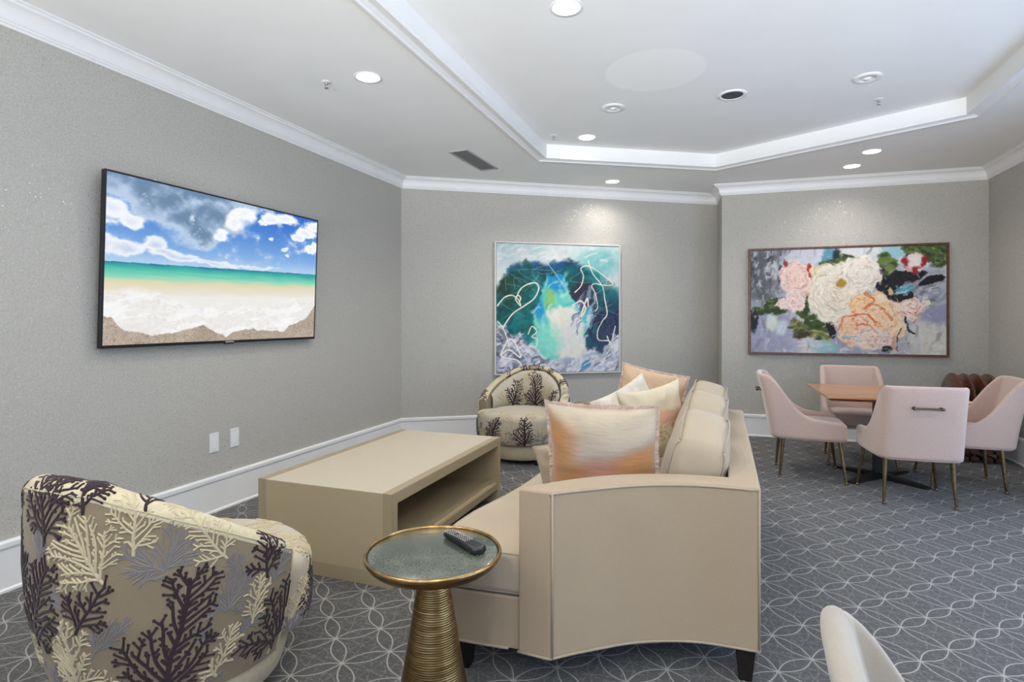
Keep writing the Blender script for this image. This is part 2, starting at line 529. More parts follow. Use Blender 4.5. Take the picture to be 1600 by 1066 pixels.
wall_slab('wall_left', PA, PB)
wall_slab('wall_back_left', PB, PC)
wall_slab('wall_return', PC, PD)
wall_slab('wall_back_right', PD, PE)
Lr = 7.535 - YB
wall_slab('wall_right', PE, PF, [(7.535 - 5.2, 7.535 + 2.0, 0.15, 2.45)])
wall_slab('wall_rear', PF, PA, [(0.7, 5.3, 0.3, 2.6)])
def window_frame(name, a, b, s0, s1, z0, z1, n):
    mb = MB(); d = Vector((b[0] - a[0], b[1] - a[1])).normalized(); nrm = inward(a, b)
    def bx(u0, u1, w0, w1):
        q = [Vector(a) + d * u0, Vector(a) + d * u1]
        mb.prism([tuple(q[0] + nrm * 0.0), tuple(q[1]), tuple(q[1] - nrm * 0.07), tuple(q[0] - nrm * 0.07)], w0, w1)
    bx(s0, s1, z0, z0 + 0.06); bx(s0, s1, z1 - 0.06, z1)
    for k in range(n + 1):
        c = s0 + 0.03 + (s1 - s0 - 0.06) * k / n
        bx(c - 0.03, c + 0.03, z0 + 0.06, z1 - 0.06)
    struct(mb, name, 'trim_white')
window_frame('window_1', PE, PF, 7.535 - 5.2, 7.535 + 2.0, 0.15, 2.45, 6)
window_frame('window_2', PF, PA, 0.7, 5.3, 0.3, 2.6, 4)

mb = MB(); mb.prism([(-3.7, YB - 0.1), (2.85, YB - 0.1), (2.85, 8.2), (-3.7, 8.2)], -0.1, 0.0)
struct(mb, 'floor', 'carpet')

# tray opening (inner lip)
TRAY = [(-1.607, -2.2), (-1.640, 5.437), (-0.063, 6.385), (1.80, 5.424), (1.822, -2.2)]
def ceiling_ring():
    bm = bmesh.new()
    def loop(pts, z):
        vs = [bm.verts.new((x, y, z)) for x, y in pts]
        return [bm.edges.new((vs[i], vs[(i + 1) % len(vs)])) for i in range(len(vs))]
    big = [(-3.6, YB - 0.1), (-3.6, 8.15), (2.82, 8.15), (2.82, YB - 0.1)]
    e = loop(big, CZ) + loop(TRAY, CZ)
    bmesh.ops.triangle_fill(bm, edges=e, use_beauty=True)
    # riser faces up to the upper ceiling
    n = len(TRAY)
    lo = [bm.verts.new((x, y, CZ)) for x, y in TRAY]; hi = [bm.verts.new((x, y, UZ)) for x, y in TRAY]
    for i in range(n):
        j = (i + 1) % n; bm.faces.new((lo[i], lo[j], hi[j], hi[i]))
    me = bpy.data.meshes.new('ceiling'); bm.to_mesh(me); bm.free(); me.materials.append(M['ceiling'])
    o = bpy.data.objects.new('ceiling', me); COL.objects.link(o); o['kind'] = 'structure'
ceiling_ring()
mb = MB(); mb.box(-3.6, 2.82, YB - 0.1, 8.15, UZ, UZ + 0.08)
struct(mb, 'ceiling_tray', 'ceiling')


def sweep_wall(i, prof, name, m='trim_white', poly=ROOM):
    a, b = i, (i + 1) % len(poly)
    mb = MB(); A = [offset_pt(a, o, poly) for o, z in prof]; B = [offset_pt(b, o, poly) for o, z in prof]
    n = len(prof)
    vs = [(A[k].x, A[k].y, prof[k][1]) for k in range(n)] + [(B[k].x, B[k].y, prof[k][1]) for k in range(n)]
    fs = [(k, (k + 1) % n, n + (k + 1) % n, n + k) for k in range(n)] + [tuple(range(n)), tuple(range(2 * n - 1, n - 1, -1))]
    mb.add(vs, fs)
    return struct(mb, name, m)


crown = [(0, 2.905), (0.012, 2.905), (0.016, 2.916), (0.024, 2.920), (0.025, 2.930), (0.031, 2.934), (0.033, 2.944)]
for k in range(1, 8):
    a = R(90 * k / 8); crown.append((0.033 + 0.05 * (1 - math.cos(a)), 2.944 + 0.062 * math.sin(a)))
crown += [(0.086, 3.008), (0.090, 3.018), (0.104, 3.022), (0.104, CZ), (0, CZ)]
base = [(0, 0.0), (0.024, 0.0), (0.024, 0.012), (0.015, 0.020), (0.014, 0.218), (0.019, 0.222), (0.022, 0.230), (0.022, 0.252), (0.016, 0.259), (0, 0.262)]
for i, nm in enumerate(NAMES):
    if nm in ('rear',): continue
    sweep_wall(i, crown, 'trim_%d' % (i + 1))
    sweep_wall(i, base, 'baseboard_' + nm)
# casing around the tray, stepped on its outer side (interior of the sweep = outside of the tray)
TR = TRAY[::-1]
cas = [(0.0, CZ + 0.002), (0.0, 3.012), (0.006, 3.006), (0.016, 3.006), (0.022, 3.012), (0.06, 3.018), (0.088, 3.006), (0.094, 2.998),
       (0.106, 2.998), (0.110, 3.008), (0.122, 3.010), (0.126, 3.018), (0.142, 3.020), (0.146, CZ + 0.002)]
for i in range(len(TR)):
    sweep_wall(i, cas, 'trim_%d' % (i + 10), poly=TR)


# ---------------------------------------------------------------- ceiling fittings
def ring_disc(prof, name, m, parent, n=32):
    mb = MB(); mb.lathe(prof, n, close=False); return mb.build(name, m, parent, smooth=True, autos=40)


def downlight(x, y, z, label, on=True, power=DOWN_W):
    t = empty('downlight', (x, y, z), label=label, category='ceiling light', group='recessed downlights')
    mb = MB(); mb.lathe([(0.076, 0.0), (0.092, -0.004), (0.096, 0.0)], 32, close=False)
    mb.build('trim_ring', 'plastic_white', t, smooth=True)
    mb = MB(); mb.lathe([(0.0005, -0.003), (0.074, -0.003), (0.078, 0.0)], 32, close=False)
    mb.build('lens', 'lens' if on else 'plastic_white', t)
    if on: downlight_lamp((x, y, z - 0.03), power)
    return t


downlight(-0.817, 3.094, UZ, 'lit recessed downlight cut by the top edge of the photo')
downlight(-1.216, 5.373, UZ, 'lit recessed downlight inside the tray near its left corner', power=110)
downlight(-2.237, 3.26, CZ, 'lit recessed downlight on the left lower ceiling, beside the television wall')
downlight(-1.216, 6.734, CZ, 'lit recessed downlight in the lower ceiling above the abstract blue painting', power=30)
downlight(1.366, 6.399, CZ, 'upper of the two lit downlights above the flower painting', power=34)
downlight(1.299, 6.941, CZ, 'lower of the two lit downlights above the flower painting, nearest the wall', power=22)
# further fittings of the same kind behind the camera
downlight(1.1, 3.1, UZ, 'lit recessed downlight in the tray outside the picture on the right')
downlight(-2.237, 0.4, CZ, 'lit recessed downlight on the left lower ceiling behind the camera')
downlight(0.1, 0.3, UZ, 'lit recessed downlight in the tray straight above the camera')


def flush_disc(x, y, label, cat, name):
    t = empty(name, (x, y, UZ), label=label, category=cat)
    mb = MB(); mb.lathe([(0.0005, -0.006), (0.030, -0.009), (0.05, -0.006), (0.052, -0.012), (0.088, -0.010), (0.096, 0.0)], 40, close=False)
    mb.build('cover', 'plastic_white', t, smooth=True)
    mb = MB(); mb.lathe([(0.0005, -0.020), (0.022, -0.017), (0.028, -0.009)], 24, close=False)
    mb.build('cap', 'plastic_white', t, smooth=True)
    return t
flush_disc(-0.841, 4.685, 'white round flush ceiling cover, the left one inside the tray', 'ceiling cover', 'ceiling_cover')
flush_disc(0.983, 4.737, 'white round flush ceiling cover, the right one inside the tray', 'ceiling cover', 'ceiling_cover')
t = empty('ceiling_speaker', (0.075, 4.738, UZ), label='round ceiling speaker with dark grey grille and white ring', category='speaker')
mb = MB(); mb.lathe([(0.078, -0.004), (0.085, -0.010), (0.104, -0.008), (0.108, 0.0)], 40, close=False); mb.build('rim', 'plastic_white', t, smooth=True)
mb = MB(); mb.lathe([(0.0005, -0.007), (0.079, -0.005), (0.08, 0.0)], 40, close=False); mb.build('grille', 'speaker_grey', t)


def sprinkler(x, y, z, label):
    t = empty('sprinkler_head', (x, y, z), label=label, category='sprinkler', group='ceiling sprinklers')
    mb = MB(); mb.lathe([(0.0005, -0.006), (0.03, -0.004), (0.036, 0.0)], 24, close=False); mb.build('escutcheon', 'plastic_white', t, smooth=True)
    mb = MB(); mb.tube([(0, 0, 0), (0, 0, -0.02)], 0.008, 8); mb.tube([(0.008, 0, -0.018), (0.01, 0, -0.03), (0, 0, -0.042)], 0.003, 6)
    mb.tube([(-0.008, 0, -0.018), (-0.01, 0, -0.03), (0, 0, -0.042)], 0.003, 6); mb.build('nozzle', 'chrome', t, smooth=True)
    mb = MB(); mb.lathe([(0.0005, -0.041), (0.014, -0.042), (0.014, -0.045), (0.0005, -0.046)], 16, close=False); mb.build('deflector', 'chrome', t)
    return t
sprinkler(-2.547, 3.223, CZ, 'small sprinkler head on the left lower ceiling, left of the downlight')
sprinkler(-1.50, 5.201, UZ, 'small sprinkler head in the left corner of the tray')
sprinkler(1.166, 5.237, UZ, 'small sprinkler head at the right side of the tray')

t = empty('air_vent', (-2.383, 5.345, CZ), R(-2.0), label='grey rectangular slatted air vent in the lower ceiling', category='vent')
mb = MB(); w, h = 0.105, 0.375
mb.box(-w, w, -h, -h + 0.02, -0.008, 0.0); mb.box(-w, w, h - 0.02, h, -0.008, 0.0); mb.box(-w, -w + 0.02, -h + 0.02, h - 0.02, -0.008, 0.0); mb.box(w - 0.02, w, -h + 0.02, h - 0.02, -0.008, 0.0)
mb.build('frame', 'vent_metal', t)
mb = MB(); mb.box(-w + 0.02, w - 0.02, -h + 0.02, h - 0.02, -0.0015, -0.0005); mb.build('backing', 'vent_dark', t)
sl = None
for k in range(7):
    x = -w + 0.035 + k * (2 * w - 0.07) / 6
    if sl is None:
        mb = MB(); mb.add([(-0.007, -h + 0.02, -0.002), (0.005, -h + 0.02, -0.010), (0.005, h - 0.02, -0.010), (-0.007, h - 0.02, -0.002),
                           (-0.005, -h + 0.02, -0.001), (0.007, -h + 0.02, -0.009), (0.007, h - 0.02, -0.009), (-0.005, h - 0.02, -0.001)],
                          [(0, 1, 2, 3), (4, 5, 6, 7), (0, 1, 5, 4), (2, 3, 7, 6), (0, 3, 7, 4), (1, 2, 6, 5)])
        sl = mb.build('slat', 'vent_metal', t); sl.location.x = x
    else:
        c = sl.copy(); COL.objects.link(c); c.parent = t; c.location.x = x

# wall plates
def wall_plate(y0, y1, z0, z1, label):
    t = empty('wall_plate', (-3.461, (y0 + y1) / 2, (z0 + z1) / 2), label=label, category='wall plate', group='white wall plates under the television')
    hy, hz = (y1 - y0) / 2, (z1 - z0) / 2
    mb = MB(); mb.box(0, 0.007, -hy, hy, -hz, hz); mb.build('plate', 'plastic_white', t, bevel=0.002)
    mb = MB(); mb.box(0.005, 0.0095, -hy * 0.5, hy * 0.5, -hz * 0.55, hz * 0.55); mb.build('insert', 'trim_white', t, bevel=0.001)
    mb = MB()
    for s in (-1, 1):
        mb = MB(); mb.tube([(0.006, 0, s * hz * 0.8), (0.0085, 0, s * hz * 0.8)], 0.003, 8); mb.build('screw', 'vent_metal', t)
wall_plate(3.085, 3.165, 0.435, 0.575, 'left of the two white wall plates, low on the grey wall below the television')
wall_plate(3.27, 3.35, 0.437, 0.575, 'right of the two white wall plates, nearer the room corner')


# ---------------------------------------------------------------- painter (flat prints and the screen picture)
def vnoise(x, y, seed=0):
    xi = np.floor(x).astype(np.int64); yi = np.floor(y).astype(np.int64)
    fx = x - xi; fy = y - yi; fx = fx * fx * (3 - 2 * fx); fy = fy * fy * (3 - 2 * fy)
    def h(a, b):
        n = (a * 374761393 + b * 668265263 + seed * 974634777) & 0xffffffff
        n = ((n ^ (n >> 13)) * 1274126177) & 0xffffffff
        return ((n ^ (n >> 16)) & 0xffff) / 65535.0
    return (h(xi, yi) * (1 - fx) + h(xi + 1, yi) * fx) * (1 - fy) + (h(xi, yi + 1) * (1 - fx) + h(xi + 1, yi + 1) * fx) * fy


def fbm(x, y, seed=0, oct=5, g=0.55):
    s = 0; a = 1; t = 0
    for k in range(oct):
        s = s + a * vnoise(x * 2 ** k, y * 2 ** k, seed + k * 17); t += a; a *= g
    return s / t


def sst(a, b, x):
    t = np.clip((x - a) / (b - a), 0, 1); return t * t * (3 - 2 * t)


class Paint:
    def __init__(s, nx, ny, asp):
        s.nx, s.ny, s.asp = nx, ny, asp
        s.u, s.v = np.meshgrid(np.linspace(0, 1, nx), np.linspace(0, 1, ny), indexing='ij')
        s.x = s.u * asp; s.y = s.v
        s.c = np.zeros((nx, ny, 3))
    def col(s, c): return np.array(c, float) / 255
    def fill(s, mask, c):
        c = np.asarray(c, float)
        if c.ndim == 1: c = c / 255
        s.c = s.c * (1 - mask[..., None]) + c * mask[..., None]
    def ell(s, cx, cy, rx, ry, rot=0, edge=0.15, wob=0.0, seed=0, freq=6):
        dx = (s.u - cx) * s.asp; dy = s.v - cy
        a = R(rot); X = dx * math.cos(a) + dy * math.sin(a); Y = -dx * math.sin(a) + dy * math.cos(a)
        d = np.sqrt((X / rx) ** 2 + (Y / ry) ** 2)
        if wob: d = d + wob * (fbm(s.x * freq, s.y * freq, seed) - 0.5) * 2
        return sst(1 + edge, 1 - edge, d)
    def poly(s, pts, edge=0.01, wob=0.03, seed=0, freq=7):
        ux = s.u + (fbm(s.x * freq, s.y * freq, seed) - .5) * wob * 2; vx = s.v + (fbm(s.x * freq, s.y * freq, seed + 50) - .5) * wob * 2
        ins = np.zeros(s.u.shape, bool); d = np.full(s.u.shape, 9.0); n = len(pts)
        for i in range(n):
            x1, y1 = pts[i]; x2, y2 = pts[(i + 1) % n]
            c = ((y1 > vx) != (y2 > vx)) & (ux < (x2 - x1) * (vx - y1) / ((y2 - y1) if y2 != y1 else 1e-9) + x1); ins ^= c
            bx, by = x2 - x1, y2 - y1; t = np.clip(((ux - x1) * bx + (vx - y1) * by) / (bx * bx + by * by + 1e-9), 0, 1)
            d = np.minimum(d, np.hypot(ux - x1 - t * bx, vx - y1 - t * by))
        return sst(-edge, edge, np.where(ins, d, -d))
    def line(s, pts, w, c, alpha=1.0, n=10, rough=0.3, seed=0):
        P = catmull([(p[0] * s.asp, p[1], 0) for p in pts], n)
        d = np.full(s.u.shape, 9.0)
        for a, b in zip(P, P[1:]):
            bx, by = b.x - a.x, b.y - a.y; L = bx * bx + by * by + 1e-9
            t = np.clip(((s.x - a.x) * bx + (s.y - a.y) * by) / L, 0, 1)
            d = np.minimum(d, np.hypot(s.x - a.x - t * bx, s.y - a.y - t * by))
        ww = w * (1 + rough * (vnoise(s.x * 30, s.y * 30, seed) - 0.5) * 2)
        s.fill(sst(1.3, 0.7, d / ww) * alpha, c)
    def strokes(s, mask, n, cols, L, w, ang=None, seed=0, alpha=0.7):
        rng = random.Random(seed)
        idx = np.argwhere(mask > 0.5)
        if not len(idx): return
        for k in range(n):
            i, j = idx[rng.randrange(len(idx))]
            cx, cy = s.x[i, j], s.y[i, j]
            a = R((ang(s.u[i, j], s.v[i, j]) if callable(ang) else ang if ang is not None else rng.uniform(0, 180)) + rng.uniform(-25, 25))
            l = L * rng.uniform(0.5, 1.3); ww = w * rng.uniform(0.5, 1.4)
            r = int((l + ww) * s.ny) + 3
            i0, i1, j0, j1 = max(0, i - r), min(s.nx, i + r), max(0, j - r), min(s.ny, j + r)
            X = s.x[i0:i1, j0:j1] - cx; Y = s.y[i0:i1, j0:j1] - cy
            p = X * math.cos(a) + Y * math.sin(a); q = -X * math.sin(a) + Y * math.cos(a) + 0.12 * p * p / max(l, 1e-3)
            br = 0.8 + 0.4 * vnoise(q * 220 + k, p * 12, seed)
            m = sst(1.2, 0.6, np.maximum(np.abs(p) / l, np.abs(q) / ww)) * br * alpha
            m = np.clip(m, 0, 1)[..., None]
            c = np.array(cols[rng.randrange(len(cols))], float) / 255
            s.c[i0:i1, j0:j1] = s.c[i0:i1, j0:j1] * (1 - m) + c * m
    def smear(s, amp, freq, seed=0, grain=0.02):
        dx = (fbm(s.x * freq, s.y * freq, seed, 4, .6) - .5) * 2 * amp * s.ny; dy = (fbm(s.x * freq, s.y * freq, seed + 9, 4, .6) - .5) * 2 * amp * s.ny
        I, J = np.meshgrid(np.arange(s.nx), np.arange(s.ny), indexing='ij')
        i = np.clip((I + dx).astype(int), 0, s.nx - 1); j = np.clip((J + dy).astype(int), 0, s.ny - 1)
        s.c = s.c[i, j] + (fbm(s.x * 40, s.y * 40, seed + 3, 3) - .5)[..., None] * grain * 4
    def mesh(s, name, m, w, h, parent, flip=False):
        # plane in local X (right) / Z (up), facing -Y
        nx, ny = s.nx, s.ny
        co = np.zeros((nx, ny, 3)); co[..., 0] = (s.u - 0.5) * w; co[..., 2] = (s.v - 0.5) * h
        idx = np.arange(nx * ny).reshape(nx, ny)
        q = np.stack([idx[:-1, :-1], idx[1:, :-1], idx[1:, 1:], idx[:-1, 1:]], -1).reshape(-1, 4)
        me = bpy.data.meshes.new(name)
        me.vertices.add(nx * ny); me.vertices.foreach_set('co', co.reshape(-1))
        me.loops.add(q.size); me.loops.foreach_set('vertex_index', q.reshape(-1).astype(np.int32))
        me.polygons.add(len(q)); me.polygons.foreach_set('loop_start', np.arange(0, q.size, 4, dtype=np.int32))
        me.polygons.foreach_set('loop_total', np.full(len(q), 4, dtype=np.int32))
        me.update(); me.validate()
        at = me.color_attributes.new('paint', 'FLOAT_COLOR', 'POINT')
        c = np.clip(s.c, 0, 1); lin = np.where(c <= 0.04045, c / 12.92, ((c + 0.055) / 1.055) ** 2.4)
        rgba = np.concatenate([lin, np.ones((nx, ny, 1))], -1)
        at.data.foreach_set('color', rgba.reshape(-1).astype(np.float32))
        me.materials.append(M[m])
        o = bpy.data.objects.new(name, me); COL.objects.link(o); o.parent = parent
        return o


def paint_beach():
    p = Paint(520, 296, 1.76); u, v, x, y = p.u, p.v, p.x, p.y
    hz = 0.487 + 0.052 * u
    sky_t = np.clip((v - hz) / (1 - hz), 0, 1)
    sky = (1 - sky_t)[..., None] ** 1.3 * np.array([158, 196, 236]) + (1 - (1 - sky_t) ** 1.3)[..., None] * np.array([36, 102, 200])
    p.c = sky / 255
    n = fbm(x * 5, y * 7, 3, 6); n2 = fbm(x * 14, y * 16, 9, 5)
    wx = (fbm(x * 6, y * 8, 61, 4) - .5) * .07; wy = (fbm(x * 6, y * 8, 62, 4) - .5) * .09
    nn = fbm(x * 9, y * 14, 63, 6, .6)
    def cloud(blobs, lit, dark, thr=0.5, soft=0.12, low=0.0):
        f = np.zeros_like(u)
        for (cx, cy, rx, ry) in blobs:
            f = np.maximum(f, 1.15 - np.sqrt(((u + wx - cx) / (rx * 1.15)) ** 2 + ((v + wy - cy) / (ry * 1.15)) ** 2))
        f = f + (nn - 0.5) * 0.85
        m = sst(thr - .28, thr + .12, f)
        sh = sst(thr + .1, thr + 0.75, f + (n2 - 0.5) * 0.3)
        c = np.array(lit) * (1 - sh[..., None]) + np.array(dark) * sh[..., None]
        p.fill(m, c / 255)
    cloud([(0.0, 1.02, .22, .10), (.12, .98, .16, .12), (.22, .90, .14, .14), (.30, .82, .11, .14), (.36, .74, .08, .09), (.42, .86, .14, .13), (.52, .92, .10, .08), (.34, 1.0, .3, .08)],
          (184, 204, 230), (104, 134, 166), 0.25)
    cloud([(.50, .86, .06, .08), (.56, .93, .07, .06), (.46, .74, .04, .05)], (246, 248, 252), (228, 234, 244), 0.45)
    cloud([(0.03, .80, .06, .07), (.09, .76, .05, .05)], (242, 244, 250), (220, 228, 242), 0.4)
    cloud([(.70, .93, .06, .05), (.78, .96, .10, .05), (.66, .90, .03, .03)], (246, 248, 252), (228, 234, 244), 0.45)
    cloud([(.92, .88, .07, .05), (1.0, .94, .10, .06), (.87, .84, .05, .04)], (248, 249, 252), (226, 233, 244), 0.42)
    cloud([(.96, .72, .06, .035), (1.0, .76, .04, .05)], (246, 248, 252), (228, 234, 244), 0.42)
    cloud([(.79, .71, .03, .03), (.72, .80, .02, .02), (.81, .66, .015, .012)], (232, 238, 248), (222, 230, 244), 0.5)
    cloud([(.0, .585, .07, .045), (.08, .575, .09, .05), (.155, .615, .06, .06), (.22, .57, .1, .04), (.3, .56, .1, .03), (.42, .55, .14, .022), (.62, .555, .12, .012)],
          (238, 242, 249), (196, 210, 232), 0.40)
    p.fill(sst(0.09, 0.0, v - hz) * (v > hz) * 0.35 , (206, 222, 240))
    # sea
    sea = v < hz
    d = np.clip((hz - v) / 0.13, 0, 1.6)
    wav = fbm(x * 6, y * 70, 5, 4)
    stops = [(0, (24, 118, 150)), (.12, (40, 160, 160)), (.4, (96, 200, 176)), (.65, (150, 214, 186)), (.85, (214, 214, 176)), (1.0, (226, 216, 186)), (1.3, (228, 222, 204)), (1.6, (236, 234, 228))]
    dd = d + (wav - 0.5) * 0.22
    ch = [np.interp(dd, [s[0] for s in stops], [s[1][k] for s in stops]) for k in range(3)]
    c = np.stack(ch, -1) / 255
    p.c = np.where(sea[..., None], c, p.c)
    # foam
    fo = sst(0.30, 0.24, v - 0.035 * np.sin(u * 7 + 1) + (fbm(x * 7, y * 10, 21) - 0.5) * 0.12 - 0.05 + 0.04)
    st = fbm(x * 6 + y * 3, y * 22 - x * 4, 31, 6, 0.65); st2 = fbm(x * 40, y * 50, 33, 3)
    g = np.clip(0.80 + (st - 0.5) * 0.6 + (st2 - 0.5) * 0.22, 0, 1)[..., None]
    foamc = np.array([196, 190, 178]) * (1 - g) + np.array([250, 250, 251]) * g
    lines = sst(0.03, 0.0, np.abs(st - 0.47))
    p.fill(fo, foamc / 255)
    p.fill(fo * lines * 0.35, (198, 190, 174))
    # sand
    su = np.array([0, .03, .07, .12, .17, .25, .3, .376, .43, .48, .52, .6, .7, .8, .83, .88, .95, 1.0])
    sv = np.array([.17, .15, .08, .07, .055, .06, .08, .105, .06, .028, .06, .08, .06, .055, .10, .12, .17, .27])
    edge = np.interp(u, su, sv) + (fbm(x * 22, y * 6, 41, 3) - 0.5) * 0.03
    sd = sst(0.006, -0.004, v - edge)
    gr = fbm(x * 90, y * 90, 51, 2)
    gr = vnoise(x * 260, y * 260, 53) * .6 + gr * .4
    sandc = np.array([174, 158, 142]) + (gr[..., None] - 0.5) * 80 + (fbm(x * 9, y * 9, 52)[..., None] - .5) * 30
    p.fill(sd, np.clip(sandc, 0, 255) / 255)
    return p


def paint_abstract():
    p = Paint(300, 300, 1.0); u, v, x, y = p.u, p.v, p.x, p.y
    A = lambda c: np.array(c, float)
    n = fbm(x * 4, y * 4, 1); n3 = fbm(x * 9, y * 9, 2); n4 = fbm(x * 3 + n * 2, y * 3, 8)
    t = n[..., None]
    p.c = (A((188, 200, 204)) * (1 - t) + A((232, 232, 226)) * t) / 255
    p.fill(sst(.35, .75, n3) * sst(0.6, 1.0, v) * .5, (160, 184, 192))
    p.fill(p.ell(.85, .86, .2, .1, 0, .5, .5, 4) * .7, (96, 178, 178))
    # great dark ring
    ring = p.ell(.49, .53, .52, .33, -6, .08, .16, 3, 5)
    ring = np.maximum(ring, p.ell(.20, .42, .22, .2, 0, .1, .2, 5))
    ring = np.maximum(ring, p.ell(.84, .42, .20, .28, 0, .1, .2, 6))
    k = sst(.3, .7, n4)[..., None]
    teal = A((14, 92, 94)) * (1 - k) + A((30, 134, 138)) * k
    olive = A((44, 58, 44)); navy = A((48, 56, 84))
    lf = (sst(.45, .0, u) * sst(.35, .65, n3))[..., None] * .75
    c = teal * (1 - lf) + olive * lf
    rt = (sst(.6, .85, u) * sst(.75, .45, v))[..., None] * .85
    c = c * (1 - rt) + navy * rt
    top = (sst(.5, .25, np.abs(u - .3)) * sst(.72, .86, v) * sst(.3, .5, n))[..., None] * .8
    c = c * (1 - top) + A((34, 72, 140)) * top
    dk = (sst(.10, .0, np.abs(u - .36)) * sst(.12, 0, np.abs(v - .78)) )[..., None] * .7
    c = c * (1 - dk) + A((44, 46, 58)) * dk
    pur = (p.ell(.68, .60, .13, .12, -20, .4, .5, 12))[..., None] * .9
    c = c * (1 - pur) + A((56, 48, 66)) * pur
    p.fill(ring, c / 255)
    p.strokes(ring, 90, [(16, 76, 84), (26, 110, 116), (36, 56, 60), (20, 96, 88), (44, 130, 134)], .05, .022, None, 5, .45)
    p.strokes(ring * (u > .6) * (v < .5), 60, [(40, 46, 74), (62, 68, 100), (48, 58, 88)], .08, .014, 70, 6, .6)
    # cyan mountain, outline after the photographed canvas
    mt = p.poly([(.41, .77), (.50, .79), (.55, .70), (.60, .58), (.68, .50), (.76, .50), (.78, .44), (.72, .30), (.66, .14), (.40, .08), (.33, .20), (.31, .30), (.28, .42), (.30, .52), (.34, .60), (.36, .70)], .012, .03, 14, 8)
    kk = sst(.35, .65, fbm(x * 6, y * 5, 15))[..., None]
    mc = A((64, 178, 192)) * (1 - kk) + A((128, 212, 190)) * kk
    p.fill(mt, mc / 255)
    p.fill(mt * p.ell(.46, .72, .09, .10, 0, .5, .3, 16), (34, 138, 190))
    p.fill(mt * p.ell(.41, .55, .05, .11, 0, .6, .4, 17) * .8, (138, 186, 96))
    p.fill(mt * p.ell(.33, .48, .04, .12, 10, .5, .3, 18), (40, 148, 200))
    p.fill(mt * p.ell(.38, .25, .10, .14, 10, .6, .3, 19) * .8, (120, 210, 190))
    p.strokes(mt, 46, [(170, 226, 214), (90, 200, 200), (210, 232, 226), (60, 160, 190)], .05, .014, 60, 7, .5)
    core = p.poly([(.37, .47), (.42, .45), (.50, .49), (.58, .51), (.63, .52), (.67, .46), (.70, .36), (.72, .22), (.64, .10), (.50, .12), (.46, .22), (.44, .32), (.40, .40)], .02, .035, 24, 7)
    p.fill(core, (228, 226, 210))
    p.fill(core * p.ell(.62, .28, .12, .16, 0, .6, .5, 20) * .6, (206, 208, 214))
    p.fill(p.ell(.42, .26, .1, .12, 0, .5, .4, 21) * .7, (140, 216, 200))
    # pale icy foreground
    ed = np.interp(u, [0, .1, .2, .3, .36, .45, .55, .7, .78, .86, 1.0], [.36, .30, .31, .22, .12, .10, .08, .10, .16, .12, .30]) + (n3 - .5) * .12
    low = sst(.01, -.01, v - ed)
    kk = sst(.35, .65, fbm(x * 12, y * 8, 25))[..., None]
    lc = A((150, 158, 178)) * (1 - kk) + A((216, 218, 230)) * kk
    p.fill(low, lc / 255)
    p.strokes(low, 110, [(222, 222, 230), (188, 194, 212), (110, 116, 136), (160, 168, 190), (232, 230, 232)], .05, .016, 35, 9, .6)
    p.strokes(low * (u < .4), 50, [(70, 76, 92), (104, 110, 128), (226, 226, 232)], .05, .014, -35, 10, .6)
    p.fill(p.ell(.72, .05, .05, .03, 30, .3, .3, 26), (92, 148, 184))
    p.strokes(p.ell(.72, .45, .09, .22, 0), 40, [(206, 208, 220), (150, 152, 176), (88, 86, 112)], .05, .007, 60, 11, .7)
    p.smear(.040, 9, 5, .015); p.smear(.012, 34, 8, .01)
    p.strokes(low, 60, [(226, 226, 234), (96, 102, 124), (238, 236, 238), (150, 158, 182)], .035, .007, 40, 19, .7)
    p.strokes(sst(.7, 1, v), 40, [(232, 232, 228), (196, 206, 210), (150, 196, 200)], .05, .010, 20, 20, .45)
    wht = (232, 226, 214)
    L = p.line
    L([(.01, .52), (.06, .58), (.12, .60), (.17, .57), (.19, .52), (.15, .57), (.17, .60), (.19, .58), (.18, .55)], .005, wht)
    L([(.15, .57), (.20, .66), (.30, .70), (.335, .66), (.30, .58), (.22, .52), (.13, .46), (.07, .38), (.05, .34)], .005, wht)
    L([(.01, .40), (.05, .35), (.08, .28), (.10, .20)], .004, wht)
    L([(.63, .63), (.68, .68), (.70, .76), (.68, .82), (.74, .84), (.82, .80), (.95, .70), (.86, .69), (.80, .70), (.77, .68), (.80, .62), (.82, .52), (.80, .48)], .004, wht)
    L([(.40, .86), (.48, .76), (.55, .66), (.61, .56)], .003, (190, 206, 210), .8)
    L([(.74, .88), (.78, .78), (.86, .68), (.88, .58), (.90, .46), (.86, .40), (.82, .32), (.83, .25), (.92, .24), (.94, .18), (.90, .28)], .004, wht)
    L([(.62, .53), (.68, .56), (.72, .50), (.68, .44), (.73, .58), (.74, .52)], .006, (232, 220, 206))
    L([(.25, .30), (.28, .36), (.32, .32), (.28, .28), (.32, .26), (.31, .20), (.26, .21)], .004, wht)
    L([(.03, .14), (.09, .25), (.14, .24), (.19, .12), (.10, .18), (.04, .13), (.16, .10), (.20, .05)], .006, (236, 232, 224))
    L([(.97, .36), (.93, .20), (.90, .14)], .006, (206, 208, 216))
    for k in range(18):
        r = random.Random(k + 70); a = r.random(); b = .45 + r.random() * .4
        L([(a, b), (a + r.uniform(-.15, .15), b + r.uniform(-.1, .1)), (a + r.uniform(-.2, .2), b + r.uniform(-.2, .1))], .0018, (150, 190, 190), .5)
    return p


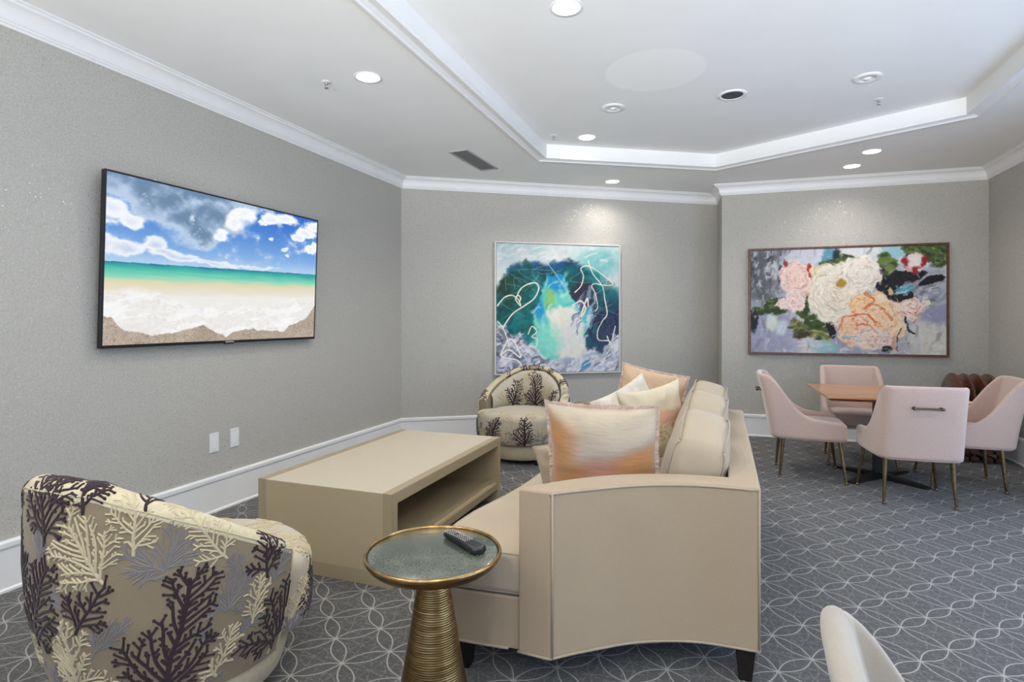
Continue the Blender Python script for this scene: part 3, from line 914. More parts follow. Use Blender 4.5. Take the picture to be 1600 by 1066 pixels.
def paint_flowers():
    p = Paint(440, 272, 1.62); u, v, x, y = p.u, p.v, p.x, p.y
    A = lambda c: np.array(c, float)
    n = fbm(x * 4, y * 4, 1); n3 = fbm(x * 10, y * 10, 2); st = fbm(x * 4, y * 18, 5); vt = fbm(x * 18, y * 4, 6)
    t = sst(.35, .65, n)[..., None]
    p.c = (A((152, 156, 172)) * (1 - t) + A((204, 204, 208)) * t) / 255
    p.fill(sst(.35, .6, u) * sst(.7, .9, v) * .9, (212, 218, 220))
    p.fill(p.ell(.30, .93, .18, .1, 0, .4, .3, 3) * .8, (196, 196, 210))
    p.fill(p.ell(.08, .75, .16, .3, 0, .4, .6, 4) * sst(.4, .6, n3), (92, 94, 98))
    p.fill(p.ell(.18, .78, .14, .1, 0, .4, .6, 5) * .6, (196, 200, 204))
    p.fill(p.ell(.10, .18, .3, .2, 0, .5, .4, 6) * .8, (158, 160, 186))
    p.fill(sst(.7, .9, u) * sst(.35, .2, v) * .95, (210, 206, 196))
    p.fill(sst(.75, .95, u) * sst(.25, 0, np.abs(v - .48)) * sst(.3, .6, n), (150, 152, 170))
    p.strokes(np.ones_like(u), 260, [(180, 184, 196), (150, 152, 164), (214, 214, 214), (196, 200, 206), (120, 122, 132)], .05, .014, 80, 1, .45)
    p.strokes((u < .25) * (v > .55), 50, [(66, 68, 72), (110, 112, 116), (200, 204, 206)], .04, .01, 80, 2, .7)
    p.strokes((u > .8) * (v < .75) * (v > .45), 40, [(120, 122, 130), (86, 88, 94), (196, 198, 206)], .05, .012, 30, 22, .6)
    p.fill(p.ell(.42, .90, .055, .10, 0, .3, .4, 7), (92, 146, 168)); p.fill(p.ell(.46, .90, .03, .1, 0, .4, .3, 8), (36, 50, 54))
    p.fill(p.ell(.40, .83, .07, .05, 10, .3, .4, 9) * .8, (110, 180, 190))
    p.fill(p.ell(.75, .95, .1, .05, 0, .5, .3, 10), (150, 196, 210))
    gr = [(56, 72, 42), (84, 102, 56), (36, 48, 34), (126, 138, 86), (46, 60, 44)]
    def leaf(cx, cy, rx, ry, rot, c, sd):
        m = p.ell(cx, cy, rx, ry, rot, .08, .22, sd, 8); p.fill(m, c)
        p.strokes(m, 16, gr, .035, .014, rot, sd, .55)
    leaf(.43, .86, .10, .035, 10, (84, 108, 62), 11); leaf(.52, .88, .05, .05, -20, (70, 92, 50), 12)
    leaf(.71, .83, .07, .11, 10, (96, 120, 58), 13); leaf(.92, .95, .16, .10, -10, (88, 108, 60), 14); leaf(.98, .86, .07, .05, 30, (110, 128, 76), 15); leaf(.83, .96, .05, .09, 0, (106, 122, 60), 55)
    dk = (34, 34, 40)
    for e in [(.72, .66, .12, .13, 20), (.77, .55, .13, .08, -30), (.82, .72, .15, .05, 10), (.93, .68, .12, .035, 20), (.66, .80, .03, .06, 0)]:
        p.fill(p.ell(*e[:4], e[4], .06, .22, int(e[0] * 100), 7), dk)
    p.fill(p.ell(.735, .58, .02, .04, 10, .2, .2, 66), (200, 180, 130)); leaf(.73, .80, .05, .09, -20, (100, 122, 66), 67)
    p.fill(p.ell(.80, .60, .07, .035, 20, .2, .3, 16), (110, 168, 184))
    p.strokes(p.ell(.80, .60, .08, .05, 20), 16, [(60, 140, 160), (190, 216, 220)], .03, .006, 20, 17, .8)
    leaf(.14, .44, .12, .075, 8, (54, 70, 42), 18); leaf(.04, .40, .07, .03, 5, (70, 90, 50), 19); leaf(.28, .45, .06, .12, 0, (74, 84, 44), 20)
    leaf(.36, .28, .14, .10, -12, (66, 84, 42), 21); leaf(.25, .26, .05, .07, 20, (150, 140, 84), 22); leaf(.38, .16, .11, .04, -20, (168, 164, 110), 23)
    p.fill(p.ell(.43, .25, .035, .12, 10, .1, .3, 24), (36, 36, 40)); p.fill(p.ell(.28, .17, .08, .035, 0, .3, .5, 25), (70, 62, 40))
    p.fill(p.ell(.02, .28, .03, .12, 0, .3, .5, 26), (44, 48, 54)); p.fill(p.ell(.12, .28, .05, .08, 0, .4, .6, 27), (206, 214, 204))
    p.fill(p.ell(.17, .24, .04, .07, 0, .4, .6, 28), (196, 204, 214))

    def flower(cx, cy, rx, ry, inner, mid, outl, sd, petals=7, rings=4, tw=1.3, edge=.05):
        dx = (u - cx) * p.asp / rx; dy = (v - cy) / ry
        r = np.sqrt(dx * dx + dy * dy) + .10 * (fbm(x * 9, y * 9, sd) - .5)
        th = np.arctan2(dy, dx)
        rr = r + .07 * np.cos(petals * th + sd)
        m = sst(1 + edge, 1 - edge, rr)
        w = r * rings + tw * np.sin(th * petals * .5 + sd + r * 5) * .35 + (fbm(x * 14, y * 14, sd + 3) - .5) * 1.1
        fr = w - np.floor(w)
        sh = (np.clip(1 - fr * 1.6, 0, 1) ** 2)[..., None]
        k = np.clip(r, 0, 1)[..., None]
        c = A(inner) * (1 - k) + A(mid) * k
        c = c + (fbm(x * 30, y * 30, sd + 5)[..., None] - .5) * 26
        c = c * (1 - sh * .40) + A(outl) * sh * .40
        p.fill(m, np.clip(c, 0, 255) / 255)
        tg = lambda a, b: math.degrees(math.atan2((b - cy), (a - cx) * p.asp)) + 90
        lt = tuple(min(255, k_ * 1.06 + 6) for k_ in inner)
        p.strokes(m, int(900 * rx * 1.6), [lt, inner, mid, mid, outl], min(rx, ry) * .22, .006, tg, sd, .55)
        return m
    flower(.19, .47, .085, .06, (222, 206, 200), (232, 216, 208), (196, 168, 160), 30)
    flower(.245, .71, .15, .17, (236, 202, 190), (232, 208, 200), (198, 142, 132), 31, 6, 4)
    p.fill(p.ell(.33, .75, .03, .08, 20, .2, .4, 71), (172, 52, 44)); p.fill(p.ell(.19, .86, .022, .03, 0, .2, .3, 72), (150, 60, 60))
    flower(.24, .50, .09, .11, (236, 206, 200), (236, 220, 212), (200, 140, 140), 32, 5, 3)
    flower(.33, .56, .05, .07, (226, 196, 160), (232, 214, 196), (180, 140, 110), 33, 5, 2)
    flower(.40, .76, .13, .09, (222, 206, 170), (226, 216, 192), (196, 176, 140), 34, 5, 2)
    flower(.46, .56, .235, .29, (232, 222, 204), (232, 224, 210), (186, 164, 146), 35, 9, 6, 1.0)
    flower(.58, .74, .165, .17, (230, 220, 206), (230, 224, 216), (190, 174, 162), 36, 8, 5)
    p.fill(p.ell(.485, .66, .04, .035, -20, .3, .4, 73), (168, 134, 60))
    flower(.66, .30, .23, .26, (236, 200, 160), (234, 216, 196), (210, 120, 66), 37, 7, 4, 1.8)
    flower(.54, .22, .13, .15, (236, 196, 160), (234, 206, 186), (204, 116, 74), 38, 6, 3, 1.8)
    flower(.64, .15, .16, .10, (232, 204, 190), (230, 214, 204), (198, 150, 134), 44, 6, 3, 1.5)
    flower(.575, .47, .09, .085, (238, 206, 160), (234, 196, 160), (206, 110, 60), 39, 5, 3)
    p.line([(.50, .34), (.56, .37), (.61, .36), (.66, .30)], .010, (204, 96, 46), .8); p.line([(.60, .42), (.64, .50), (.60, .56)], .012, (206, 104, 54), .75)
    p.line([(.64, .46), (.69, .42), (.74, .32)], .010, (206, 110, 60), .7); p.line([(.47, .22), (.50, .34)], .008, (204, 110, 70), .6); p.line([(.56, .27), (.62, .27), (.66, .20)], .008, (204, 106, 60), .7)
    flower(.845, .84, .10, .09, (236, 226, 222), (220, 190, 186), (140, 40, 46), 40, 5, 2)
    for a0 in ((.80, .85), (.89, .85), (.845, .77)):
        p.fill(p.ell(a0[0], a0[1], .03, .05, (a0[0] - .845) * -300, .25, .3, 75), (146, 44, 48))
    p.fill(p.ell(.845, .86, .055, .055, 0, .3, .3, 76), (232, 224, 220))
    flower(.83, .41, .09, .10, (238, 222, 212), (226, 206, 194), (176, 96, 84), 41, 5, 3)
    flower(.90, .47, .04, .05, (236, 226, 218), (222, 210, 200), (150, 130, 120), 42, 4, 2)
    p.fill(p.ell(.95, .36, .1, .08, 0, .4, .4, 43), (150, 152, 178))
    p.line([(.80, .34), (.81, .24), (.84, .20)], .008, (44, 52, 70)); p.line([(.78, .24), (.76, .15), (.76, .02)], .006, (56, 40, 40), .8)
    p.fill(p.ell(.745, .07, .02, .09, 0, .3, .4, 45), (206, 160, 140))
    p.fill(p.ell(.71, .04, .035, .03, 0, .2, .5, 46), (40, 44, 48)); p.fill(p.ell(.40, .06, .10, .06, 0, .4, .6, 47) * .8, (150, 200, 206))
    p.strokes((v < .3) * (u > .45) * (u < .72), 24, [(210, 200, 196), (232, 226, 220), (150, 176, 190)], .05, .007, 10, 48, .6)
    p.strokes((v < .12) * (u > .2), 40, [(226, 224, 220), (180, 196, 206), (206, 200, 196)], .05, .01, 0, 49, .6)
    p.strokes(np.ones_like(u), 160, [(236, 232, 226), (206, 208, 216), (150, 160, 176), (232, 206, 190)], .018, .005, None, 88, .55)
    p.smear(.022, 10, 5, .015); p.smear(.010, 36, 8, .01)
    return p


def wall_art(name, c, rz, w, h, fw, fd, frame_m, paint, canvas_name, gap, **props):
    # c: centre of the front plane; local -Y faces the room
    t = empty(name, c, rz, **props)
    mb = MB()
    ow, oh = w / 2, h / 2
    for k in range(4):
        pass
    def bar(x0, x1, z0, z1, nm='frame'):
        b = MB(); b.box(x0, x1, 0, fd, z0, z1); return b
    fr = MB()
    outer = [(-ow, -oh), (ow, -oh), (ow, oh), (-ow, oh)]; inner = [(-ow + fw, -oh + fw), (ow - fw, -oh + fw), (ow - fw, oh - fw), (-ow + fw, oh - fw)]
    vs = []
    for (x, z) in outer: vs.append((x, 0, z))
    for (x, z) in inner: vs.append((x, 0, z))
    for (x, z) in inner: vs.append((x, fd - 0.004, z))
    for (x, z) in outer: vs.append((x, fd, z))
    fs = []
    for k in range(4):
        j = (k + 1) % 4
        fs += [(k, j, 4 + j, 4 + k), (4 + k, 4 + j, 8 + j, 8 + k), (k, 12 + k, 12 + j, j), (12 + k, 12 + j, 8 + j, 8 + k)]
    fr.add(vs, fs); fr.build('frame', frame_m, t, bevel=0.0015)
    bk = MB(); bk.box(-ow + fw, ow - fw, fd * 0.6, fd - 0.003, -oh + fw, oh - fw); bk.build('backing', 'black_metal', t)
    cw, chh = w - 2 * fw - 2 * gap, h - 2 * fw - 2 * gap
    cb = MB(); cb.box(-cw / 2, cw / 2, 0.008, fd * 0.6, -chh / 2, chh / 2); cv = cb.build(canvas_name, 'plastic_white', t)
    pr = paint.mesh('print', 'print_canvas', cw, chh, cv); pr.location = (0, 0.0075, 0)
    return t


wb = Vector((PC[0] - PB[0], PC[1] - PB[1])).normalized(); nb = inward(PB, PC)
mid = Vector(PB) + wb * 1.891 + nb * 0.05
wall_art('abstract_painting', (mid.x, mid.y, 1.531), math.atan2(wb.y, wb.x), 1.606, 1.592, 0.014, 0.048, 'silver_frame', paint_abstract(), 'canvas', 0.006,
         label='large square abstract painting in teal and white in a thin pale frame', category='painting')
wc = Vector((PE[0] - PD[0], PE[1] - PD[1])).normalized(); nc = inward(PD, PE)
mid = Vector(PD) + wc * 1.312 + nc * 0.05
wall_art('flower_painting', (mid.x, mid.y, 1.611), math.atan2(wc.y, wc.x), 2.03, 1.256, 0.022, 0.048, 'walnut_frame', paint_flowers(), 'canvas', 0.003,
         label='wide painting of white and peach peonies in a thin walnut frame', category='painting')


# television, tilted slightly forward on its bracket
def television():
    w, h = 1.86, 1.052
    t = empty('television', (-3.385, 3.212, 1.752), label='large wall-mounted flat television showing a beach under blue sky', category='television')
    # children carry the tilt; local frame: X right (= world +Y), -Y into the room
    piv = Matrix.Translation((0, 0, 0)) @ Euler((0, 0, R(90))).to_matrix().to_4x4() @ Euler((R(2.2), 0, 0)).to_matrix().to_4x4()
    mb = MB(); mb.box(-w / 2, w / 2, 0.0, 0.03, -h / 2, h / 2); b = mb.build('housing', 'black_plastic', t, bevel=0.004)
    b.matrix_local = piv
    mb = MB(); mb.box(-0.55, 0.55, 0.028, 0.05, -0.30, 0.22); k = mb.build('rear_cover', 'black_plastic', t, bevel=0.006); k.matrix_local = piv
    s = paint_beach().mesh('screen', 'tv_screen', w - 0.022, h - 0.03, t); s.matrix_local = piv @ Matrix.Translation((0, -0.0012, 0.004))
    mb = MB()
    for (x0, x1, z0, z1) in ((-w / 2, w / 2, -h / 2, -h / 2 + 0.018), (-w / 2, w / 2, h / 2 - 0.011, h / 2), (-w / 2, -w / 2 + 0.011, -h / 2 + 0.018, h / 2 - 0.011), (w / 2 - 0.011, w / 2, -h / 2 + 0.018, h / 2 - 0.011)):
        mb.box(x0, x1, -0.004, 0.0, z0, z1)
    bz = mb.build('bezel', 'black_plastic', t); bz.matrix_local = piv
    mb = MB(); mb.box(-0.04, 0.04, -0.004, 0.012, -h / 2 - 0.008, -h / 2 + 0.002); lg = mb.build('sensor_bar', 'black_plastic', t); lg.matrix_local = piv
    cu = bpy.data.curves.new('logo', 'FONT'); cu.body = 'SAMSUNG'; cu.size = 0.017; cu.align_x = 'CENTER'; cu.align_y = 'CENTER'; cu.extrude = 0.0003
    co = bpy.data.objects.new('logo_text', cu); COL.objects.link(co)
    dg = bpy.context.evaluated_depsgraph_get(); me = bpy.data.meshes.new_from_object(co.evaluated_get(dg)); bpy.data.objects.remove(co)
    me.materials.clear(); me.materials.append(M['plastic_white'])
    lo = bpy.data.objects.new('logo', me); COL.objects.link(lo); lo.parent = t
    lo.matrix_local = piv @ Matrix.Translation((0, -0.0046, -h / 2 + 0.008)) @ Euler((R(90), 0, 0)).to_matrix().to_4x4()
    mb = MB(); mb.box(-3.460, -3.415, 3.05, 3.09, 1.5, 2.0); mb.box(-3.460, -3.415, 3.33, 3.37, 1.5, 2.0)
    k = mb.build('bracket', 'black_metal', t); k.location = (3.385, -3.212, -1.752)
television()


# ---------------------------------------------------------------- coffee table
def coffee_table():
    x0, x1, y0, y1, H = -2.488, -1.605, 2.552, 4.092, 0.49
    cx, cy = (x0 + x1) / 2, (y0 + y1) / 2
    t = empty('coffee_table', (cx, cy, 0), label='long cream linen-wrapped coffee table with an open shelf, below the television', category='coffee table')
    def bx(name, m, a, b, c, d, e, f, bev=0.002):
        mb = MB(); mb.box(a - cx, b - cx, c - cy, d - cy, e, f); return mb.build(name, m, t, bevel=bev)
    bx('tabletop', 'table_linen', x0, x1, y0, y1, H - 0.004, H, 0.0008)
    bx('top_rail', 'table_side', x0, x1, y0 + 0.055, y1 - 0.055, H - 0.060, H - 0.004, 0.001)
    for (a, b, c, d) in ((x0, x0 + 0.055, y0, y1), (x1 - 0.055, x1, y0, y1)):
        bx('top_border', 'table_border', a, b, c, d, H - 0.001, H + 0.0012, 0.0005)
    for (a, b) in ((y0, y0 + 0.055), (y1 - 0.055, y1)):
        bx('end_panel', 'table_side', x0, x1, a, b, 0.0, H - 0.004, 0.001)
    for a, b in ((x0, x0 + 0.055), (x1 - 0.055, x1)):
        bx('end_border', 'table_border', a, b, y0 - 0.0015, y0 + 0.001, 0.0, H, 0.0005)
    bx('end_border', 'table_border', x0 + 0.055, x1 - 0.055, y0 - 0.0015, y0 + 0.001, 0.0, 0.075, 0.0005)
    bx('shelf', 'table_side', x0 + 0.01, x1 - 0.015, y0 + 0.055, y1 - 0.055, 0.105, 0.155)
    bx('shelf_lip', 'table_border', x1 - 0.06, x1 - 0.002, y0 + 0.055, y1 - 0.055, 0.10, 0.150)
    bx('shelf_lip', 'table_border', x1 - 0.075, x1 - 0.035, y0 + 0.055, y1 - 0.055, 0.150, 0.168)
    bx('back_panel', 'table_side', x0 + 0.02, x0 + 0.04, y0 + 0.055, y1 - 0.055, 0.155, H - 0.058)
coffee_table()


# ---------------------------------------------------------------- sofa
SC_Y = 3.35
def mir(p): return (p[0], 2 * SC_Y - p[1])
def sofa():
    t = empty('sofa', (0, 0, 0), label='curved beige linen sofa with three back cushions in the middle of the room', category='sofa')
    out_near = [(-0.60, 2.030), (-0.54, 2.085), (-0.44, 2.165), (-0.33, 2.245), (-0.20, 2.308), (-0.06, 2.345), (0.135, 2.352)]
    out_near = [(p.x, p.y) for p in catmull([(a, b, 0) for a, b in out_near], 4)]
    in_near = [(-0.728, 2.036), (-0.66, 2.135), (-0.55, 2.255), (-0.42, 2.360), (-0.27, 2.435), (-0.12, 2.475), (0.025, 2.485)]
    in_near = [(p.x, p.y) for p in catmull([(a, b, 0) for a, b in in_near], 4)]
    outer = out_near + [(0.135, SC_Y)] + [mir(p) for p in reversed(out_near)]
    inner = in_near + [(0.025, SC_Y)] + [mir(p) for p in reversed(in_near)]
    poly = outer + inner[::-1]
    # quad-strip shell so that the concave outline triangulates well
    n = len(outer); assert n == len(inner)
    mb = MB(); vs = []
    for (a, b) in zip(outer, inner): vs += [(a[0], a[1], 0.135), (a[0], a[1], 0.757), (b[0], b[1], 0.757), (b[0], b[1], 0.135)]
    fs = []
    for i in range(n - 1):
        for k in range(4):
            k2 = (k + 1) % 4; fs.append((4 * i + k, 4 * i + k2, 4 * (i + 1) + k2, 4 * (i + 1) + k))
    fs += [(0, 3, 2, 1), (4 * (n - 1), 4 * (n - 1) + 1, 4 * (n - 1) + 2, 4 * (n - 1) + 3)]
    mb.add(vs, fs); mb.build('frame', 'sofa_linen', t, bevel=0.012, seg=3)
    # welts along the outer top and bottom edges and the front corners
    mb = MB()
    def ofs(p, z, d=0.001): return (p[0], p[1] - d if p[1] < SC_Y else p[1] + d, z)
    mb.tube([ofs(p, 0.748) for p in outer], 0.0045, 6); mb.tube([ofs(p, 0.137) for p in outer], 0.0055, 6)
    mb.tube([(inner[0][0], inner[0][1], 0.137), (outer[0][0], outer[0][1], 0.137)], 0.0055, 6)
    mb.tube([(outer[0][0] + 0.010, outer[0][1] + 0.002, 0.14), (outer[0][0] + 0.010, outer[0][1] + 0.002, 0.75)], 0.004, 6)
    mb.tube([(0.134, 2.353, 0.14), (0.134, 2.353, 0.75)], 0.0045, 6)
    mb.build('welt', 'welt', t, smooth=True)
    # seat platform and seat cushion share the crescent outline
    front_near = [(-0.700, 2.050), (-0.90, 2.034), (-1.02, 2.035), (-1.085, 2.09), (-1.108, 2.22), (-1.100, 2.42), (-1.070, 2.60), (-1.035, 2.80), (-1.012, 3.05)]
    fr = [(p.x, p.y) for p in catmull([(a, b, 0) for a, b in front_near] + [(-1.004, SC_Y, 0)], 5)]
    front = fr[:-1] + [(-1.004, SC_Y)] + [mir(p) for p in reversed(fr[:-1])]
    back = [mir(p) for p in [(-0.69, 2.12), (-0.58, 2.25), (-0.44, 2.36), (-0.28, 2.44), (-0.10, 2.49), (0.02, 2.50)]] + [(0.02, SC_Y)] + [(0.02, 2.50), (-0.10, 2.49), (-0.28, 2.44), (-0.44, 2.36), (-0.58, 2.25), (-0.69, 2.12)]
    pl = front + back
    c = (-0.5, SC_Y)
    def inset(pts, d):
        o = []
        for k, p in enumerate(pts):
            a = Vector(pts[k - 1]); b = Vector(pts[(k + 1) % len(pts)]); tt = (b - a).normalized(); nn = Vector((tt.y, -tt.x))
            o.append((p[0] + nn.x * d, p[1] + nn.y * d))
        return o
    area2 = sum(pl[i][0] * pl[(i + 1) % len(pl)][1] - pl[(i + 1) % len(pl)][0] * pl[i][1] for i in range(len(pl)))
    sg = -1 if area2 > 0 else 1
    mb = MB(); mb.prism(pl, 0.135, 0.335); mb.build('seat_rail', 'sofa_linen', t, bevel=0.008)
    mb = MB(); fb = [(p[0], p[1], 0.137) for p in front]
    mb.tube(fb[2:-2], 0.0055, 6); mb.build('rail_welt', 'welt', t, smooth=True)
    mb = MB(); mb.prism(pl, 0.338, 0.505); mb.build('seat_cushion', 'sofa_cushion', t, bevel=0.030, seg=5)
    mb = MB(); fc = inset(front, 0)
    fq = inset(front, sg * 0.009)
    mb.tube([(x, y, 0.4965) for x, y in fq], 0.005, 6); mb.tube([(x, y, 0.347) for x, y in fq], 0.005, 6); mb.build('cushion_welt', 'welt', t, smooth=True)
    # legs
    for (x, y) in ((0.085, 2.40), (0.085, 4.30), (-0.975, 2.10), (-0.975, 4.60)):
        mb = MB(); s = 0.038; r = 0.024
        mb.add([(x - r, y - r, 0), (x + r, y - r, 0), (x + r, y + r, 0), (x - r, y + r, 0), (x - s, y - s, 0.137), (x + s, y - s, 0.137), (x + s, y + s, 0.137), (x - s, y + s, 0.137)],
               [(0, 3, 2, 1), (4, 5, 6, 7), (0, 1, 5, 4), (1, 2, 6, 5), (2, 3, 7, 6), (3, 0, 4, 7)])
        mb.build('leg', 'dark_leg', t, bevel=0.003)
    # three boxed back cushions leaning on the back, crowned tops
    def back_cushion(yc, w, lean, hgt, th, yaw, seed, dx=0, dz=0):
        rng = random.Random(seed)
        def fn(a, b):
            # a around the box section (front, top, back, bottom), b along the width
            return None
        mb = MB(); nu, nv = 64, 30
        def surf(i, j):
            al = 2 * math.pi * i; v = (j - 0.5) * 2
            ca, sa = math.cos(al), math.sin(al)
            e = 0.42
            px = math.copysign(abs(ca) ** e, ca) * th / 2; pz = math.copysign(abs(sa) ** e, sa) * hgt / 2
            end = (1 - abs(v) ** 7) 
            side = 1 - 0.10 * abs(v) ** 5
            belly = 1 + 0.22 * (1 - v * v) * (1 - (pz / (hgt / 2)) ** 2)
            crown = 0.085 * (1 - abs(v) ** 2.2) * (1 if pz > 0 else 0) * (pz / (hgt / 2)) ** 2
            wr = 0.004 * math.sin(v * 9 + seed) * math.sin(al * 3 + seed)
            return (px * belly * side + wr, v * w / 2 * (1 - 0.015 * abs(pz / hgt * 2) ** 3), pz * (0.97 + 0.03 * end) + crown + wr)
        mb.grid(surf, nu, nv, closeu=True)
        base0 = len(mb.v)
        # end caps, gently bulged
        for j, sgn in ((0, -1), (nv - 1, 1)):
            ring = [i * nv + j for i in range(nu)]
            prev = ring
            for f, bulge in ((0.75, 0.010), (0.4, 0.018), (0.05, 0.021)):
                new = []
                for idx in ring:
                    x, y, z = mb.v[idx]; mb.v.append((x * f, y + sgn * bulge, z * f)); new.append(len(mb.v) - 1)
                for k in range(nu):
                    k2 = (k + 1) % nu; mb.f.append((prev[k], prev[k2], new[k2], new[k]))
                prev = new
            mb.f.append(tuple(prev))
        o = mb.build('back_cushion', 'sofa_cushion', t, smooth=True, autos=50)
        o.location = (-0.130 + dx, yc, 0.705 + dz); o.rotation_euler = (0, lean, yaw)
        # welt loops round both side panels
        wm = MB()
        for sgn in (-1, 1):
            for xs in (-1, 1):
                pts = []
                for k in range(25):
                    zz = -hgt / 2 * 0.93 + hgt * 0.93 * k / 24
                    vv = sgn * 0.985; q = (zz / (hgt / 2))
                    xx = xs * th / 2 * (1 - abs(q) ** 6 * 0.25) * 0.93
                    pts.append((xx, vv * w / 2, zz))
                wm.tube(pts, 0.004, 5)
            
        for xs in (-1, 1):
            pts = []
            for k in range(25):
                v = (k / 24 - 0.5) * 2
                pts.append((xs * th / 2 * 0.86 * (1 - 0.1 * abs(v) ** 5), v * w / 2 * 0.985, hgt / 2 * 0.955 + 0.083 * (1 - abs(v) ** 2.2)))
            wm.tube(pts, 0.004, 5)
        wo = wm.build('cushion_piping', 'welt', o, smooth=True)
    back_cushion(2.850, 0.60, R(14), 0.385, 0.235, R(1), 1, dz=-0.022)
    back_cushion(3.450, 0.59, R(14), 0.385, 0.235, R(0), 2)
    back_cushion(4.035, 0.57, R(14), 0.385, 0.235, R(-1), 3)
sofa()


# ---------------------------------------------------------------- throw pillows
def pillow(name, m, w, h, th, loc, rot, label, fringe=None, seed=0, pinch=0.10, chop=0.0, group=None, piping=None):
    t = empty(name, loc, label=label, category='pillow', group=group)
    t.rotation_mode = 'XYZ'; t.rotation_euler = rot
    rng = random.Random(seed); ph = [rng.uniform(0, 6) for _ in range(6)]
    def edge(u, v):
        x = u * (1 - pinch * (1 - v * v) * abs(u) ** 1.5)
        z = v * (1 - pinch * (1 - u * u) * abs(v) ** 1.5)
        if v > 0: z -= chop * math.exp(-(u / 0.3) ** 2) * v
        return x * w / 2, z * h / 2
    def side(s):
        def fn(i, j):
            u = (i - 0.5) * 2; v = (j - 0.5) * 2
            u = math.sin(u * math.pi / 2); v = math.sin(v * math.pi / 2)
            x, z = edge(u, v)
            t_ = max(0, (1 - abs(u) ** 2.6)) ** 0.55 * max(0, (1 - abs(v) ** 2.6)) ** 0.55
            cr = 0.010 * t_ * (math.sin(7 * u + ph[0] + 3 * v) * 0.4 + math.sin(11 * v + ph[1] - 4 * u) * 0.35)
            cr += 0.008 * math.sin(14 * math.atan2(v, u) + ph[2]) * (abs(u) ** 3 + abs(v) ** 3) * t_ ** 0.5
            return (x, s * (t_ * th / 2 + cr), z)
        return fn
    mb = MB(); mb.grid(side(-1), 34, 34); mb.grid(side(1), 34, 34)
    bm = bmesh.new(); me = bpy.data.meshes.new('cover'); me.from_pydata(mb.v, [], mb.f); bm.from_mesh(me)
    bmesh.ops.remove_doubles(bm, verts=bm.verts, dist=0.0004); bmesh.ops.recalc_face_normals(bm, faces=bm.faces); bm.to_mesh(me); bm.free()
    me.polygons.foreach_set('use_smooth', [True] * len(me.polygons)); me.materials.append(M[m])
    o = bpy.data.objects.new('cover', me); COL.objects.link(o); o.parent = t
    pts = []
    N = 30
    for k in range(N): pts.append(edge(-1 + 2 * k / N, -1))
    for k in range(N): pts.append(edge(1, -1 + 2 * k / N))
    for k in range(N): pts.append(edge(1 - 2 * k / N, 1))
    for k in range(N): pts.append(edge(-1, 1 - 2 * k / N))
    if fringe:
        fm = MB()
        # ruffled brush fringe: a wavy strip standing off the seam plus loose tufts
        def fn(i, j):
            k = int(round(i * (4 * N))) % (4 * N); x, z = pts[k]
            L = math.hypot(x, z) or 1; nx, nz = x / L, z / L
            d = -0.004 + j * 0.022; wv = 0.008 * math.sin(k * 1.9 + ph[3]) * j + 0.004 * math.sin(k * 0.7) * j
            return (x + nx * d, wv, z + nz * d)
        fm.grid(fn, 4 * N, 4, closeu=True)
        for k in range(4 * N):
            for q in range(3):
                x, z = pts[k]; x2, z2 = pts[(k + 1) % (4 * N)]; f = q / 3; x = x + (x2 - x) * f; z = z + (z2 - z) * f
                L = math.hypot(x, z) or 1; nx, nz = x / L, z / L; d = 0.016 + rng.uniform(0, 0.005); y = rng.uniform(-0.010, 0.010)
                fm.tube([(x, y * 0.3, z), (x + nx * d, y, z + nz * d)], [0.0028, 0.0016], 4)
        fo = fm.build('fringe', fringe, t, smooth=False)
    if piping:
        pm = MB(); pm.tube([(x, 0, z) for x, z in pts], 0.004, 6, closed=True); pm.build('piping', piping, t, smooth=True)
    return t


pillow('throw_pillow', 'ombre', 0.49, 0.50, 0.17, (-0.505, 2.545, 0.775), (R(11), 0, R(3)),
       'large orange and cream ombre pillow with blush fringe on the near end of the sofa', fringe='fringe_blush', seed=2, pinch=0.07)
pillow('throw_pillow', 'sofa_cushion', 0.42, 0.36, 0.17, (-0.665, 2.80, 0.640), (R(14), R(-12), R(20)),
       'plain beige piped pillow, mostly hidden behind the large orange and cream pillow', seed=4, pinch=0.06, piping='welt')
pillow('throw_pillow', 'apricot_velvet', 0.47, 0.49, 0.16, (-0.50, 4.26, 0.785), (R(-12), R(12), R(10)),
       'apricot fringed pillow leaning on the far arm of the sofa, farthest of the pillows', fringe='fringe_blush', seed=5, pinch=0.07)
pillow('throw_pillow', 'ivory_texture', 0.42, 0.42, 0.14, (-0.575, 3.90, 0.755), (R(-10), R(-30), R(18)),
       'ivory textured pillow with a pointed corner, in front of the apricot fringed pillow', seed=6, pinch=0.12)
pillow('throw_pillow', 'gold_print', 0.46, 0.47, 0.15, (-0.385, 3.55, 0.765), (R(-6), R(-8), R(42)),
       'cream pillow printed with a coral band and gold, beside the back cushions', seed=7, pinch=0.12)


